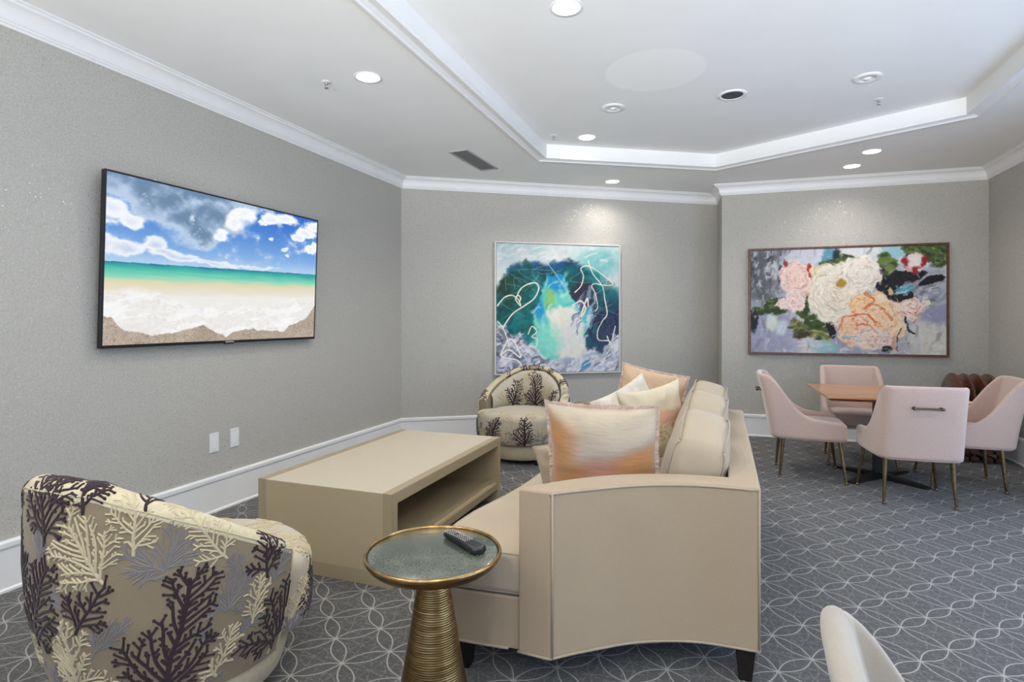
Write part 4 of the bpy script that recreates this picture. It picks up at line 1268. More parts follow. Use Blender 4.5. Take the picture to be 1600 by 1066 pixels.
# ---------------------------------------------------------------- brass side table and remote
def side_table(loc, label):
    t = empty('side_table', (loc[0], loc[1], 0), label=label, category='side table')
    mb = MB(); prof = [(0.145, 0.0), (0.148, 0.006), (0.146, 0.02)]
    for k in range(22):
        f = k / 21; z = 0.02 + f * 0.50; r = 0.143 - 0.092 * f ** 0.82 if f < 1 else 0.05
        prof.append((r, z))
    prof += [(0.052, 0.525), (0.056, 0.532)]
    mb.lathe(prof, 64); mb.build('pedestal', 'brushed_brass', t, smooth=True, autos=50)
    mb = MB(); prof = [(0.05, 0.528)]
    for k in range(1, 12):
        a = R(90 * k / 12); prof.append((0.05 + 0.180 * math.sin(a), 0.585 - 0.057 * math.cos(a)))
    prof += [(0.233, 0.586)]
    mb.lathe(prof, 72); mb.build('bowl', 'bowl_brass', t, smooth=True, autos=50)
    mb = MB(); mb.lathe([(0.231, 0.584), (0.236, 0.588), (0.2365, 0.596), (0.233, 0.601), (0.228, 0.601), (0.2255, 0.596), (0.2255, 0.588)], 72, close=False)
    mb.build('rim', 'rim_brass', t, smooth=True)
    mb = MB(); mb.lathe([(0.0005, 0.5945), (0.218, 0.5945), (0.2235, 0.5925), (0.2258, 0.588)], 72, close=False); mb.build('top_disc', 'verdigris', t, smooth=True, autos=60)
    return t
T1 = (-0.939, 1.758)
side_table(T1, 'brass pedestal side table with a green stone top, holding the remote control')
c = side_table((-1.12, 5.22), 'brass pedestal side table far behind the sofa, between its far arm and the far armchair')


def remote():
    a = Vector((-0.962, 1.905)); b = Vector((-0.768, 1.785)); d = (b - a); L = d.length
    ang = math.atan2(d.y, d.x) - R(90)
    m = (a + b) / 2
    t = empty('remote_control', (m.x, m.y, 0.5955), ang, label='black remote control with small pale buttons lying on the brass side table', category='remote control')
    # local Y along the remote (wide rounded end at +Y)
    secs = []
    for k in range(21):
        f = k / 20; y = -L / 2 + L * f
        w = 0.021 + 0.005 * f + (0.003 if f > 0.6 else 0) * min(1, (f - 0.6) / 0.25)
        e = min(1, math.sqrt(max(0, 1 - (max(0, (0.06 - f)) / 0.06) ** 2))) * min(1, math.sqrt(max(0.0, 1 - (max(0, (f - 0.90)) / 0.10) ** 2)) + 0.02)
        zt = 0.019 + 0.004 * math.sin(f * math.pi) + 0.005 * f
        secs.append((y, w * e, zt, e))
    mb = MB()
    def fn(i, j):
        y, w, zt, e = secs[int(round(j * 20))]
        al = 2 * math.pi * i; ca, sa = math.cos(al), math.sin(al)
        return (math.copysign(abs(ca) ** 0.6, ca) * w, y, zt / 2 * (1 + math.copysign(abs(sa) ** 0.55, sa) * (0.6 + 0.4 * e)))
    mb.grid(fn, 28, 21, closeu=True)
    mb.f.append(tuple(i * 21 for i in range(28))); mb.f.append(tuple(i * 21 + 20 for i in range(28)))
    mb.build('body', 'black_plastic', t, smooth=True)
    first = None
    for r in range(11):
        for cidx in range(4):
            if r in (4, 5) and cidx in (1, 2): mat = 'button_red' if r == 4 else 'button_grey'
            else: mat = 'button_grey'
            y = -L / 2 + 0.017 + r * 0.0128; f = (y + L / 2) / L
            x = (cidx - 1.5) * 0.0098
            zt = (0.019 + 0.004 * math.sin(f * math.pi) + 0.005 * f)
            key = mat
            mb = MB(); mb.box(-0.0019, 0.0019, -0.0016, 0.0016, 0, 0.0020)
            if first is None: first = {}
            if key not in first:
                first[key] = mb.build('button', mat, t); o = first[key]
            else:
                o = first[key].copy(); COL.objects.link(o); o.parent = t
            o.location = (x, y, zt - 0.0008)
remote()


# ---------------------------------------------------------------- barrel chairs with embroidered coral fabric
HT = [(0, .902), (20, .892), (40, .835), (60, .762), (80, .672), (95, .600), (110, .545)]
def Hh(th): return lerp_tab(abs(th), HT) if False else (lambda a: np.interp(a, [k[0] for k in HT], [k[1] for k in HT]))(abs(th))
RT = [(0.05, .360), (0.15, .385), (0.29, .428), (0.45, .458), (0.60, .467), (0.95, .463)]
def Rr(z): return float(np.interp(z, [k[0] for k in RT], [k[1] for k in RT]))
RB = 0.042      # rim roll radius
ZS = 0.175
def shell_pt(th, s, off=0.0):
    h = float(Hh(th)); top = h - RB; a = R(th)
    if s <= top:
        r = Rr(s); rr, z, nr, nz = r, s, 1.0, 0.0
    elif s <= top + math.pi * RB:
        q = (s - top) / RB; c = Rr(top) - RB
        rr = c + RB * math.cos(q); z = top + RB * math.sin(q); nr, nz = math.cos(q), math.sin(q)
    else:
        d = s - top - math.pi * RB; rr = Rr(top) - 2 * RB - 0.01 * min(1, d * 4); z = top - d; nr, nz = -1.0, 0.0
    rr += nr * off; z += nz * off
    return (rr * math.sin(a), -rr * math.cos(a), z)


def cush_r(th):       # th measured from the back; the cushion fills the front of the drum
    a = abs(((th + 180) % 360) - 180)
    return 0.335 + (0.462 - 0.335) * (1 / (1 + math.exp(-(a - 102) / 3.0)))
def cush_pt(th, s, off=0.0):
    # s: 0 bottom edge -> 0.30 top edge -> inwards over the top
    r = cush_r(th); a = R(th); z0, z1 = 0.205, 0.490; e = 0.055
    side = z1 - z0 - 2 * e
    if s < e * 1.571:
        q = s / e; rr = r - e + e * math.sin(q); z = z0 + e - e * math.cos(q); nr, nz = math.sin(q), -math.cos(q)
    elif s < e * 1.571 + side:
        rr = r + 0.006 * math.sin((s - e * 1.571) / side * math.pi); z = z0 + e + (s - e * 1.571); nr, nz = 1, 0
    elif s < e * 3.142 + side:
        q = (s - e * 1.571 - side) / e; rr = r - e + e * math.cos(q); z = z1 - e + e * math.sin(q); nr, nz = math.cos(q), math.sin(q)
    else:
        d = s - e * 3.142 - side; rr = max(0.001, r - e - d); z = z1 + 0.022 * (1 - (rr / r) ** 2) - 0.0; nr, nz = 0, 1
        z -= 0.022 * (1 - ((r - e) / r) ** 2)
    rr += nr * off; z += nz * off
    return (rr * math.sin(a), -rr * math.cos(a), z)
def backc_pt(th, z, off=0.0):
    h = float(Hh(th)); zt = h - RB - 0.005; zb = 0.44; f = max(0.0, min(1.0, (z - zb) / (zt - zb)))
    k = max(0, 1 - abs(th / 84) ** 3)
    r = 0.372 - (0.10 * (math.sin(min(1, f * 1.02) * math.pi) ** 0.5 if 0 < f < 1 else 0)) * k ** 0.6 - 0.012 * k - off
    a = R(th)
    return (r * math.sin(a), -r * math.cos(a), zb + (zt - zb) * f)


class Occ:
    def __init__(s, c): s.c = c; s.d = {}
    def near(s, x, y, r, skip):
        i, j = int(math.floor(x / s.c)), int(math.floor(y / s.c))
        for a in (i - 1, i, i + 1):
            for b in (j - 1, j, j + 1):
                for (px, py, bid) in s.d.get((a, b), ()):
                    if bid not in skip and (px - x) ** 2 + (py - y) ** 2 < r * r: return True
        return False
    def put(s, x, y, bid): s.d.setdefault((int(math.floor(x / s.c)), int(math.floor(y / s.c))), []).append((x, y, bid))


def coral_grow(rng, root, ang, L, w, depth, S, out, tips, occ, box=None):
    """breadth-first growth; a twig stops where it would touch another one"""
    queue = [(root[0], root[1], ang, L, w, depth, None, 0)]
    nid = 0
    while queue:
        x, y, a, L, w, dep, par, lev = queue.pop(0); nid += 1; bid = (id(out), nid)
        n = max(2, int(L / S['step'])); seg = L / n; cur = rng.uniform(-0.03, 0.03) * S['wig']; sidef = rng.choice((-1, 1)); kids = []
        grown = 0
        for k in range(n):
            f = k / n; w1 = w * (1 - S['taper'] * f); w2 = w * (1 - S['taper'] * (k + 1) / n)
            a += cur + rng.uniform(-0.13, 0.13) * S['wig']
            x2 = x + math.cos(a) * seg; y2 = y + math.sin(a) * seg
            skip = {bid, par} if k < 3 else {bid}
            if occ.near(x2 + math.cos(a) * S['gap'] * .4, y2 + math.sin(a) * S['gap'] * .4, S['gap'], skip): break
            out.append((x, y, x2, y2, w1, w2)); grown += 1
            kids.append((x2, y2)); 
            if dep > 0 and k >= S['first'] and rng.random() < S['prob']:
                for rep in range(2 if rng.random() < S['both'] else 1):
                    sidef = -sidef
                    l = L * (1 - f * 0.70) * rng.uniform(*S['len'])
                    if l > S['min']: queue.append((x2, y2, a + sidef * R(rng.uniform(*S['ang'])), l, max(S['wmin'], w2 * S['wk']), dep - 1, bid, lev + 1))
            x, y = x2, y2
        for q in kids: occ.put(q[0], q[1], bid)
        if grown: tips.append((x, y, max(w * (1 - S['taper']), S['wmin'] * .9)))


ST = dict(
    plum=dict(step=.010, first=1, prob=.85, both=.50, ang=(36, 58), len=(.40, .60), min=.016, wmin=.0048, wk=.80, hgt=.0040, tip=1.35, taper=.35, gap=.0120, wig=.9),
    ivory=dict(step=.008, first=1, prob=.85, both=.5, ang=(34, 58), len=(.40, .66), min=.012, wmin=.0034, wk=.80, hgt=.0040, tip=1.10, taper=.35, gap=.0090, wig=1.0),
    grey=dict(step=.008, first=0, prob=.75, both=.6, ang=(14, 34), len=(.5, .8), min=.010, wmin=.0020, wk=.9, hgt=.0024, tip=1.0, taper=.2, gap=.0052, wig=1.2),
)


def corals(name, mat, items, surf, parent, occ=None):
    """items: (style, x, y, angle_deg, length, trunk width, depth, seed); surf(x, y, off) -> point"""
    mb = MB(); occ = occ or Occ(.016)
    for (st, x, y, ang, L, w, depth, seed) in items:
        S = ST[st]; out = []; tips = []
        coral_grow(random.Random(seed), (x, y), R(ang), L, w, depth, S, out, tips, occ)
        for (x1, y1, x2, y2, wa, wb_) in out:
            dx, dy = x2 - x1, y2 - y1; l = math.hypot(dx, dy) or 1; nx, ny = -dy / l, dx / l
            ex, ey = dx / l * wb_ * 0.4, dy / l * wb_ * 0.4
            x2e, y2e = x2 + ex, y2 + ey
            b = len(mb.v); hh = S['hgt']
            for (px, py, ww) in ((x1, y1, wa), (x2e, y2e, wb_)):
                mb.v.append(surf(px + nx * ww, py + ny * ww, 0.0004)); mb.v.append(surf(px + nx * ww * 0.45, py + ny * ww * 0.45, hh))
                mb.v.append(surf(px - nx * ww * 0.45, py - ny * ww * 0.45, hh)); mb.v.append(surf(px - nx * ww, py - ny * ww, 0.0004))
            mb.f += [(b, b + 4, b + 5, b + 1), (b + 1, b + 5, b + 6, b + 2), (b + 2, b + 6, b + 7, b + 3)]
        for (x1, y1, ww) in tips:
            b = len(mb.v); rr = ww * S['tip']
            for k in range(7): mb.v.append(surf(x1 + rr * math.cos(k * 0.8976), y1 + rr * math.sin(k * 0.8976), 0.0004))
            mb.v.append(surf(x1, y1, S['hgt'] * 1.15))
            mb.f += [(b + k, b + (k + 1) % 7, b + 7) for k in range(7)]
    o = mb.build(name, mat, parent, smooth=True, recalc=False); o['kind'] = 'stuff'
    return o


def barrel_chair(loc, rz, label):
    t = empty('barrel_chair', loc, rz, label=label, category='armchair', group='coral patterned barrel armchairs')
    TE = 99
    smax_in = 0.36
    mb = MB(); nth, ns = 97, 54
    def fn(i, j):
        th = -TE + 2 * TE * i; h = float(Hh(th)); tot = (h - RB - ZS) + math.pi * RB + (h - RB - smax_in)
        return shell_pt(th, ZS + tot * j)
    mb.grid(fn, nth, ns)
    mb.f.append(tuple(range(ns))); mb.f.append(tuple((nth - 1) * ns + k for k in range(ns)))
    sh = mb.build('shell', 'tub_ground', t, smooth=True, autos=60)
    # rim seam piping
    mb = MB()
    mb.tube([shell_pt(-TE + 2 * TE * k / 80, float(Hh(-TE + 2 * TE * k / 80)) - RB * 0.75, 0.001) for k in range(81)], 0.0035, 5)
    for e in (-1, 1):
        h = float(Hh(TE)); mb.tube([shell_pt(e * TE, ZS + (h - RB + math.pi * RB / 2 - ZS) * k / 20, 0.001) for k in range(21)], 0.004, 5)
    mb.build('piping', 'yarn_ivory', sh, smooth=True)
    # lower drum, seat cushion, back pad
    mb = MB(); mb.lathe([(0.30, 0.055), (0.345, 0.055), (0.356, 0.065), (0.372, 0.12), (0.383, 0.165), (0.378, 0.195), (0.30, 0.20)], 80)
    mb.build('base_drum', 'tub_ivory', t, smooth=True, autos=50)
    mb = MB()
    side = 0.490 - 0.205 - 0.11; tot = 0.055 * 3.142 + side
    def fc(i, j):
        th = -180 + 360 * i; r = cush_r(th); full = tot + (r - 0.056)
        return cush_pt(th, full * j)
    mb.grid(fc, 120, 34, closeu=True)
    mb.f.append(tuple(i * 34 for i in range(120)))
    cu = mb.build('seat_cushion', 'tub_pad_lit', t, smooth=True, autos=60)
    mb = MB()
    def fb(i, j):
        th = -82 + 164 * i; return backc_pt(th, 0.44 + (float(Hh(th)) - RB - 0.445) * j)
    mb.grid(fb, 50, 24)
    bc = mb.build('back_cushion', 'tub_pad_lit', t, smooth=True)
    mb = MB(); mb.lathe([(0.22, 0.0), (0.24, 0.004), (0.24, 0.05), (0.2, 0.056)], 48); mb.build('swivel_base', 'black_metal', t, smooth=True, autos=40)
    for k in range(4):
        a = R(45 + 90 * k); cx, cy = 0.315 * math.cos(a), 0.315 * math.sin(a)
        mb = MB(); mb.box(cx - 0.022, cx + 0.022, cy - 0.022, cy + 0.022, 0, 0.06); mb.build('foot', 'dark_leg', t, bevel=0.003)
    # embroidery on the outer shell: x = arc length, y = height along the profile
    k = 0.467 * math.pi / 180
    def so(x, y, off): return shell_pt(max(-TE, min(TE, x / k)), max(ZS + 0.002, y), off)
    def A(th): return th * k
    plum = [('plum', A(43), .17, 90, .42, .0085, 4, 3), ('plum', A(44), .31, 58, .38, .0075, 4, 14), ('plum', A(42), .33, 128, .22, .006, 3, 5),
            ('plum', A(-13), .36, 88, .30, .008, 4, 21), ('plum', A(-8), .43, 48, .24, .0065, 3, 8), ('plum', A(-24), .50, 98, .26, .006, 3, 27),
            ('plum', A(94), .20, 95, .36, .007, 4, 31), ('plum', A(91), .33, 118, .22, .006, 3, 12), ('plum', A(99), .36, 92, .22, .006, 3, 51),
            ('plum', A(-2), .70, 86, .30, .006, 3, 13), ('plum', A(38), .81, 88, .14, .005, 3, 17), ('plum', A(16), .86, 80, .12, .005, 2, 18),
            ('plum', A(-60), .20, 92, .40, .0085, 4, 23), ('plum', A(-62), .33, 58, .30, .0075, 4, 24), ('plum', A(-95), .25, 88, .34, .007, 4, 26)]
    ivory = [('ivory', A(24), .545, 92, .30, .0060, 4, 41), ('ivory', A(24), .60, 128, .25, .0055, 4, 42), ('ivory', A(25), .61, 56, .27, .0055, 4, 43), ('ivory', A(24), .60, 160, .15, .0045, 3, 61),
             ('ivory', A(8), .23, 96, .26, .0058, 4, 44), ('ivory', A(14), .20, 66, .20, .005, 3, 45), ('ivory', A(28), .20, 100, .24, .0052, 4, 46), ('ivory', A(31), .20, 66, .22, .005, 3, 62),
             ('ivory', A(64), .215, 128, .26, .0058, 4, 47), ('ivory', A(64), .215, 158, .20, .0052, 4, 48), ('ivory', A(62), .21, 100, .18, .005, 3, 49),
             ('ivory', A(70), .235, 58, .26, .0058, 4, 50), ('ivory', A(74), .25, 80, .20, .005, 3, 63),
             ('ivory', A(77), .545, 128, .22, .0055, 4, 51), ('ivory', A(78), .55, 155, .22, .005, 3, 52), ('ivory', A(84), .60, 100, .14, .0045, 3, 53),
             ('ivory', A(-12), .74, 70, .20, .0052, 4, 54), ('ivory', A(-35), .56, 92, .30, .006, 4, 55), ('ivory', A(-82), .50, 92, .24, .0055, 4, 56), ('ivory', A(-40), .22, 88, .24, .0055, 4, 57),
             ('ivory', A(55), .76, 120, .12, .0045, 3, 64), ('ivory', A(8), .82, 60, .18, .005, 3, 65), ('ivory', A(92), .19, 70, .14, .0045, 3, 66)]
    grey = []
    for (th, y, L, sd) in ((-6, .62, .17, 1), (44, .62, .20, 2), (52, .63, .17, 3), (17, .36, .18, 4), (22, .40, .17, 5), (66, .44, .16, 6), (58, .36, .15, 7), (70, .42, .15, 8), (102, .3, .16, 9), (82, .38, .12, 10), (-28, .30, .17, 11), (-75, .62, .15, 12), (-4, .22, .12, 13), (52, .20, .12, 14)):
        for a in (50, 75, 105, 130): grey.append(('grey', A(th), y, a, L, .0030, 3, sd * 9 + a))
    plum = [(a, b, c, d, e, f * 1.15, g, h) for (a, b, c, d, e, f, g, h) in plum]
    ivory = [(a, b, c, d, e * 1.08, f * 1.12, g, h) for (a, b, c, d, e, f, g, h) in ivory]
    plum += [('plum', A(30), .42, 70, .20, .006, 3, 301), ('plum', A(56), .40, 40, .22, .006, 3, 302), ('plum', A(12), .44, 70, .18, .006, 3, 303), ('plum', A(-6), .52, 120, .16, .006, 3, 304), ('plum', A(84), .50, 100, .16, .006, 3, 305)]
    ivory += [('ivory', A(34), .68, 78, .20, .0055, 4, 311), ('ivory', A(14), .66, 105, .20, .0055, 4, 312), ('ivory', A(46), .21, 110, .18, .0055, 4, 313), ('ivory', A(52), .30, 90, .14, .005, 4, 314), ('ivory', A(78), .36, 88, .16, .0055, 4, 315), ('ivory', A(0), .30, 80, .20, .005, 4, 316), ('ivory', A(66), .62, 140, .16, .005, 4, 317)]
    for (th, y, L, sd) in ((30, .70, .16, 21), (8, .50, .14, 22), (62, .52, .16, 23), (74, .34, .14, 24), (88, .48, .12, 25), (36, .58, .12, 26), (-10, .58, .12, 27), (60, .20, .12, 28)):
        for a in (55, 90, 125): grey.append(('grey', A(th), y, a, L, .0032, 3, sd * 9 + a))
    oc = Occ(.016)
    corals('embroidery', 'yarn_plum', plum, so, sh, oc)
    corals('embroidery', 'yarn_ivory', ivory, so, sh, oc)
    corals('embroidery', 'yarn_grey', grey, so, sh, oc)
    # ivory chenille strip over the rim with a few dark sprigs across it
    mb = MB()
    def fr(i, j):
        th = -TE + 2 * TE * i; h = float(Hh(th)); return shell_pt(th, h - RB - 0.004 + (math.pi * RB * 0.92) * j, 0.0012)
    mb.grid(fr, 90, 12); mb.build('rim_strip', 'tub_ivory', sh, smooth=True)
    def sr(x, y, off): return shell_pt(max(-TE, min(TE, x / k)), y + float(Hh(x / k)), off + 0.0013)
    rim = []
    for th in (-62, -57, -51, -34, -28, -22, 1, 16, 84):
        rim.append(('plum', A(th), -.085, 90 + (th % 7 - 3) * 8, .17, .006, 3, int(th + 200)))
    corals('embroidery', 'yarn_plum', rim, sr, sh)
    # back pad and seat cushion
    def sb(x, y, off): return backc_pt(max(-82, min(82, x / 0.0052)), y, off + 0.001)
    corals('embroidery', 'yarn_plum', [('plum', -.05, .47, 94, .34, .0095, 4, 71), ('plum', -.05, .52, 55, .24, .008, 4, 72), ('plum', -.05, .52, 130, .22, .008, 4, 73),
                                       ('plum', .22, .47, 100, .28, .009, 4, 74), ('plum', .22, .52, 60, .17, .008, 3, 75), ('plum', .22, .52, 140, .17, .008, 3, 95), ('plum', -.33, .48, 90, .18, .008, 3, 76)], sb, bc)
    corals('embroidery', 'yarn_ivory', [('ivory', .09, .56, 85, .20, .005, 4, 77), ('ivory', -.20, .52, 92, .20, .005, 4, 78), ('ivory', .32, .48, 92, .14, .005, 3, 79), ('ivory', .05, .5, 60, .12, .004, 3, 80), ('ivory', -.15, .64, 110, .16, .006, 4, 96), ('ivory', .13, .66, 70, .16, .006, 4, 97), ('ivory', .02, .72, 90, .14, .006, 4, 98), ('ivory', -.26, .56, 60, .16, .006, 4, 99), ('ivory', .30, .58, 110, .14, .006, 4, 100)], sb, bc)
    def sq(x, y, off): return cush_pt(180 - x / (0.46 * math.pi / 180), y, off + 0.0005)
    corals('embroidery', 'yarn_plum', [('plum', -.17, .03, 88, .26, .0095, 4, 81), ('plum', -.17, .06, 48, .22, .008, 4, 82), ('plum', .16, .03, 92, .26, .0095, 4, 83), ('plum', .17, .06, 132, .22, .008, 4, 84),
                                       ('plum', .16, .07, 50, .12, .005, 3, 85), ('plum', .50, .05, 90, .20, .006, 3, 86), ('plum', -.48, .05, 90, .20, .006, 4, 87), ('plum', -.17, .06, 125, .14, .005, 3, 88)], sq, cu)
    iv = [('ivory', x, y, 90 + (n % 3 - 1) * 25, .14, .0048, 3, 90 + n) for n, (x, y) in enumerate([(0, .06), (-.02, .2), (.34, .08), (-.33, .08), (.08, .30), (-.2, .30), (.3, .30), (-.42, .24), (.45, .24), (0, .36), (.22, .38), (-.55, .05), (-.6, .2), (.6, .1), (.57, .22)])]
    corals('embroidery', 'yarn_ivory', iv, sq, cu)
    gv = []
    for n, x in enumerate((-.36, -.62, .02, .40, .6)):
        for a in (60, 90, 120): gv.append(('grey', x, .05 + .04 * (n % 2), a, .13, .003, 3, 140 + n * 5 + a))
    corals('embroidery', 'yarn_grey', gv, sq, cu)
    return t


ch = barrel_chair((-1.94, 1.61, 0), 0.0, 'coral embroidered barrel armchair in the left foreground, seen from behind')
copy_thing(ch, (-1.886, 5.43, 0), R(180), 'coral embroidered barrel armchair facing the room below the abstract painting')


# ---------------------------------------------------------------- dining set
def dining_chair(loc, rz, label, mat='blush_velvet', tab=None):
    t = empty('dining_chair', loc, rz, label=label, category='dining chair', group='blush velvet dining chairs')
    zb = 0.355
    TOPT = [(-0.02, .915), (0.055, .912), (0.075, .895), (0.12, .805), (0.165, .700), (0.21, .622), (0.26, .572), (0.33, .542), (0.45, .528), (0.56, .518), (0.60, .500)]
    if tab: TOPT = tab
    def topz(d): return float(np.interp(d, [k[0] for k in TOPT], [k[1] for k in TOPT]))
    # plan outline of the outer face, front-left -> back -> front-right (local: front +Y)
    pl = [(-0.290, 0.285), (-0.298, 0.20), (-0.300, 0.08), (-0.292, -0.08), (-0.280, -0.20), (-0.262, -0.262), (-0.215, -0.293), (-0.10, -0.303), (0, -0.306)]
    pl = pl + [(-x, y) for x, y in reversed(pl[:-1])]
    P = catmull([(a, b, 0) for a, b in pl], 6); n = len(P)
    th = 0.048
    def fn(i, j):
        k = min(n - 1, int(round(i * (n - 1)))); p = P[k]
        tt = (P[min(k + 1, n - 1)] - P[max(k - 1, 0)]).normalized(); nn = Vector((tt.y, -tt.x, 0))   # outward?
        if nn.dot(Vector((p.x, p.y, 0))) < 0: nn = -nn
        d = p.y + 0.303; zt = topz(max(-0.02, d))
        endf = min(i, 1 - i) * (n - 1); er = min(1.0, (endf + 0.6) / 4.0) 
        # profile: bottom outer -> top outer -> roll -> inner -> seat level
        stops = [(0, .018, zb), (.02, .004, zb + 0.006), (.06, 0, zb + .03), (.5, 0, zt - 0.03), (.56, .003, zt - 0.012), (.60, .012, zt - .003), (.65, .024, zt), (.70, .036, zt - .003), (.74, .045, zt - .012), (.78, .048, zt - .03), (1.0, .055, 0.44)]
        ins = float(np.interp(j, [s[0] for s in stops], [s[1] for s in stops])); z = float(np.interp(j, [s[0] for s in stops], [s[2] for s in stops]))
        z = max(z, 0.36) if j > .5 else z
        backness = max(0.0, min(1.0, (-p.y - 0.05) / 0.22))
        lean = 0.105 * max(0, (z - zb) / 0.55) ** 1.25 * backness
        z2 = z
        if er < 1: z2 = zb + (z - zb) * (0.93 + 0.07 * math.sqrt(1 - (1 - er) ** 2))
        widen = 1.0 + 0.0 * backness
        return (p.x * widen - nn.x * ins, p.y - nn.y * ins - lean, z2)
    mb = MB(); nj = 40; mb.grid(fn, n, nj)
    mb.f.append(tuple(range(nj))); mb.f.append(tuple((n - 1) * nj + k for k in range(nj)))
    b = mb.build('shell', mat, t, smooth=True, autos=55)
    # underside
    mb = MB(); mb.prism([(p.x * 0.95, p.y * 0.95 - 0.0) for p in P], zb - 0.002, zb + 0.05); mb.build('seat_pan', mat, t)
    # seat cushion, crowned with a soft front edge
    hw = 0.238; mb = MB()
    def fs(i, j):
        al = 2 * math.pi * i; ca, sa = math.cos(al), math.sin(al); e = 0.38
        X = math.copysign(abs(ca) ** e, ca); Y = math.copysign(abs(sa) ** e, sa)
        prof = [(0, .90, .375), (.1, .98, .40), (.3, 1.0, .455), (.42, .985, .478), (.52, .93, .492), (.7, .7, .500), (.85, .4, .505), (1.0, .002, .508)]
        s = float(np.interp(j, [q[0] for q in prof], [q[1] for q in prof])); z = float(np.interp(j, [q[0] for q in prof], [q[2] for q in prof]))
        return (X * hw * s, 0.035 + Y * 0.272 * s, z)
    mb.grid(fs, 72, 24, closeu=True); mb.f.append(tuple(i * 24 for i in range(72)))
    mb.build('seat', mat, t, smooth=True, autos=60)
    for (tx, ty, fx, fy) in ((-.215, -.20, -.232, -.228), (.215, -.20, .232, -.228), (-.245, .235, -.285, .28), (.245, .235, .285, .28)):
        mb = MB(); mb.tube([(tx, ty, zb + 0.01), (tx * .5 + fx * .5, ty * .5 + fy * .5, zb * .5), (fx, fy, 0.022), (fx, fy, 0.016)], [.0175, .0135, .0095, .0095], 14)
        lg = mb.build('leg', 'antique_brass', t, smooth=True, autos=50)
        mb = MB(); mb.lathe([(.011, 0), (.014, .003), (.014, .014), (.010, .018)], 14, c=(fx, fy)); mb.build('glide', 'antique_brass', lg, smooth=True)
    # pull handle on the back
    def back_y(z): return -0.306 - 0.105 * ((z - zb) / 0.55) ** 1.25
    zh = 0.755; yb = back_y(zh)
    mb = MB(); mb.tube([(-.088, yb - .030, zh), (.088, yb - .030, zh)], .0075, 12)
    h = mb.build('handle', 'handle_bronze', t, smooth=True, autos=50)
    mb = MB()
    for s in (-1, 1):
        mb.tube([(s * .084, yb + .004, zh), (s * .084, yb - .030, zh)], .006, 10); mb.lathe([(.0005, zh - .011), (.009, zh - .009), (.012, zh), (.009, zh + .009), (.0005, zh + .011)], 12, c=(s * .088, yb - .030))
        mb.tube([(s * .084, yb + .004, zh), (s * .084, yb - .004, zh)], .013, 14)
    mb.build('handle_mount', 'handle_bronze', h, smooth=True, autos=50)
    return t


dc = dining_chair((1.372, 5.262, 0), R(3.0), 'blush velvet dining chair with its back and brass handle towards the camera')
copy_thing(dc, (0.712, 5.775, 0), R(-91), 'blush velvet dining chair at the left side of the table, seen from its side')
copy_thing(dc, (1.245, 6.47, 0), R(180), 'blush velvet dining chair behind the table, under the flower painting')
copy_thing(dc, (1.925, 5.885, 0), R(86), 'blush velvet dining chair at the right side of the table, cut by the photo edge')
fc_ = dining_chair((0.550, 0.865, 0), R(-90), 'cream upholstered chair in the right foreground, only the top of its back in view', 'cream_upholstery',
                   [(-.02, .915), (.02, .915), (.04, .902), (.062, .875), (.082, .83), (.105, .76), (.15, .68), (.21, .62), (.26, .575), (.33, .545), (.56, .518), (.60, .5)])
if 'group' in fc_: del fc_['group']


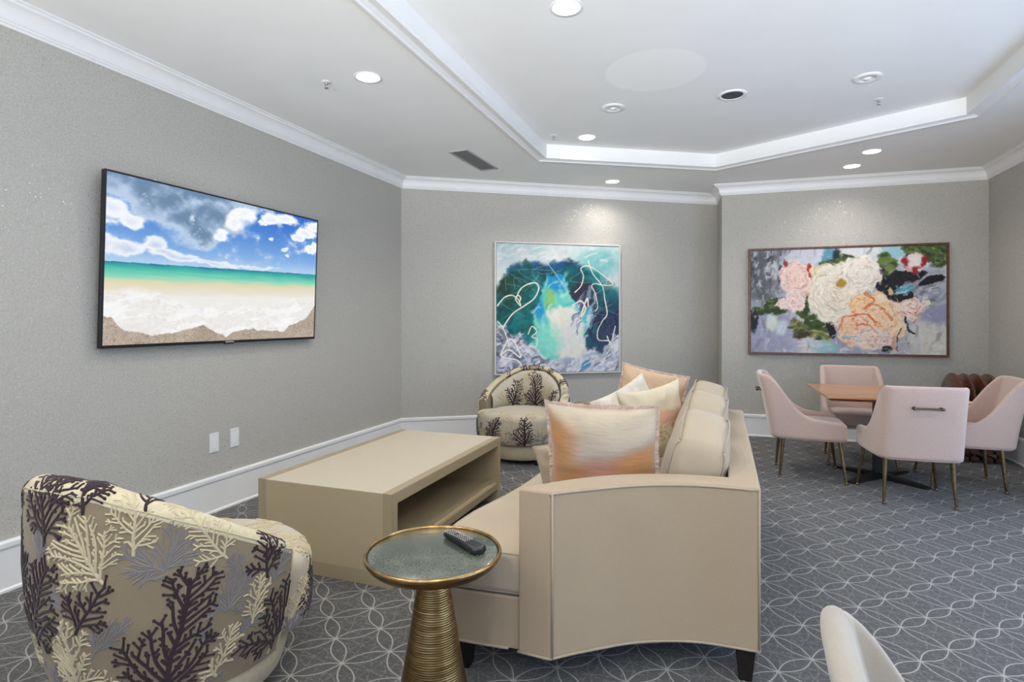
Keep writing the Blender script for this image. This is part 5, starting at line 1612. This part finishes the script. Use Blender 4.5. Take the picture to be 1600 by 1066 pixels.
def dining_table():
    cx, cy = 1.30, 5.84
    t = empty('dining_table', (cx, cy, 0), R(2), label='square wooden dining table on a black pedestal between the blush chairs', category='dining table')
    w, d = 0.50, 0.50
    mb = MB()
    mb.add([(-w + .035, -d + .035, .722), (w - .035, -d + .035, .722), (w - .035, d - .035, .722), (-w + .035, d - .035, .722), (-w, -d, .745), (w, -d, .745), (w, d, .745), (-w, d, .745)],
           [(0, 3, 2, 1), (4, 5, 6, 7), (0, 1, 5, 4), (1, 2, 6, 5), (2, 3, 7, 6), (3, 0, 4, 7)])
    mb.build('edge', 'oak_edge', t)
    mb = MB(); mb.box(-w, w, -d, d, .745, .762); mb.build('tabletop', 'oak', t, bevel=.001)
    mb = MB(); mb.box(-.04, .04, -.04, .04, .03, .71); mb.box(-.2, .2, -.2, .2, .708, .722); mb.build('column', 'black_metal', t, bevel=.003)
    for a in (45, 135, 225, 315):
        mb = MB(); ca, sa = math.cos(R(a)), math.sin(R(a))
        def q(r, s, z): return (r * ca - s * sa, r * sa + s * ca, z)
        mb.add([q(.02, -.04, 0.002), q(.41, -.035, 0.002), q(.41, .035, 0.002), q(.02, .04, 0.002), q(.02, -.035, .055), q(.40, -.03, .018), q(.40, .03, .018), q(.02, .035, .055)],
               [(0, 3, 2, 1), (4, 5, 6, 7), (0, 1, 5, 4), (1, 2, 6, 5), (2, 3, 7, 6), (3, 0, 4, 7)])
        mb.build('base_arm', 'black_metal', t, bevel=.003)
dining_table()


# mahogany folding tables stored upright behind the right chair
def disc_table(x, label, tilt):
    t = empty('folding_table', (x, 6.98, 0), R(tilt), label=label, category='folding table', group='round wooden folding tables stored upright')
    mb = MB(); n = 48; r = 0.30; vs = []; prof = [(r - .008, -.014), (r, -.008), (r, .008), (r - .008, .014)]
    for (rr, xx) in prof:
        for k in range(n):
            a = 2 * math.pi * k / n; vs.append((xx, rr * math.cos(a), 0.553 + rr * math.sin(a)))
    fs = [tuple(range(n)), tuple(3 * n + k for k in range(n))[::-1]]
    for i in range(3):
        for k in range(n):
            k2 = (k + 1) % n; fs.append((i * n + k, i * n + k2, (i + 1) * n + k2, (i + 1) * n + k))
    mb.add(vs, fs); mb.build('tabletop', 'mahogany', t, smooth=True, autos=40)
    for yy in (-.17, .17):
        mb = MB(); mb.box(.014, .034, yy - .02, yy + .02, 0.02, .72); mb.build('leg', 'mahogany', t, bevel=.003)
    for zz in (.02, .09):
        mb = MB(); mb.box(-.02, .045, -.24, .24, zz, zz + .035); mb.build('foot_rail', 'mahogany', t, bevel=.003)
    for zz in (.16,):
        mb = MB(); mb.box(.014, .034, -.15, .15, zz, zz + .04); mb.build('cross_rail', 'mahogany', t, bevel=.003)
    mb = MB(); mb.tube([(-.016, -.05, .60), (-.016, .05, .60)], .005, 8); mb.build('latch', 'antique_brass', t, smooth=True)
    return t
disc_table(2.205, 'leftmost of the round reddish-brown folding tables stored upright in the far corner', 2)
disc_table(2.300, 'second from left of the round reddish-brown folding tables in the far corner', -1)
disc_table(2.395, 'third from left of the round reddish-brown folding tables in the far corner', 3)
disc_table(2.495, 'rightmost of the round reddish-brown folding tables, nearest the right wall', 0)
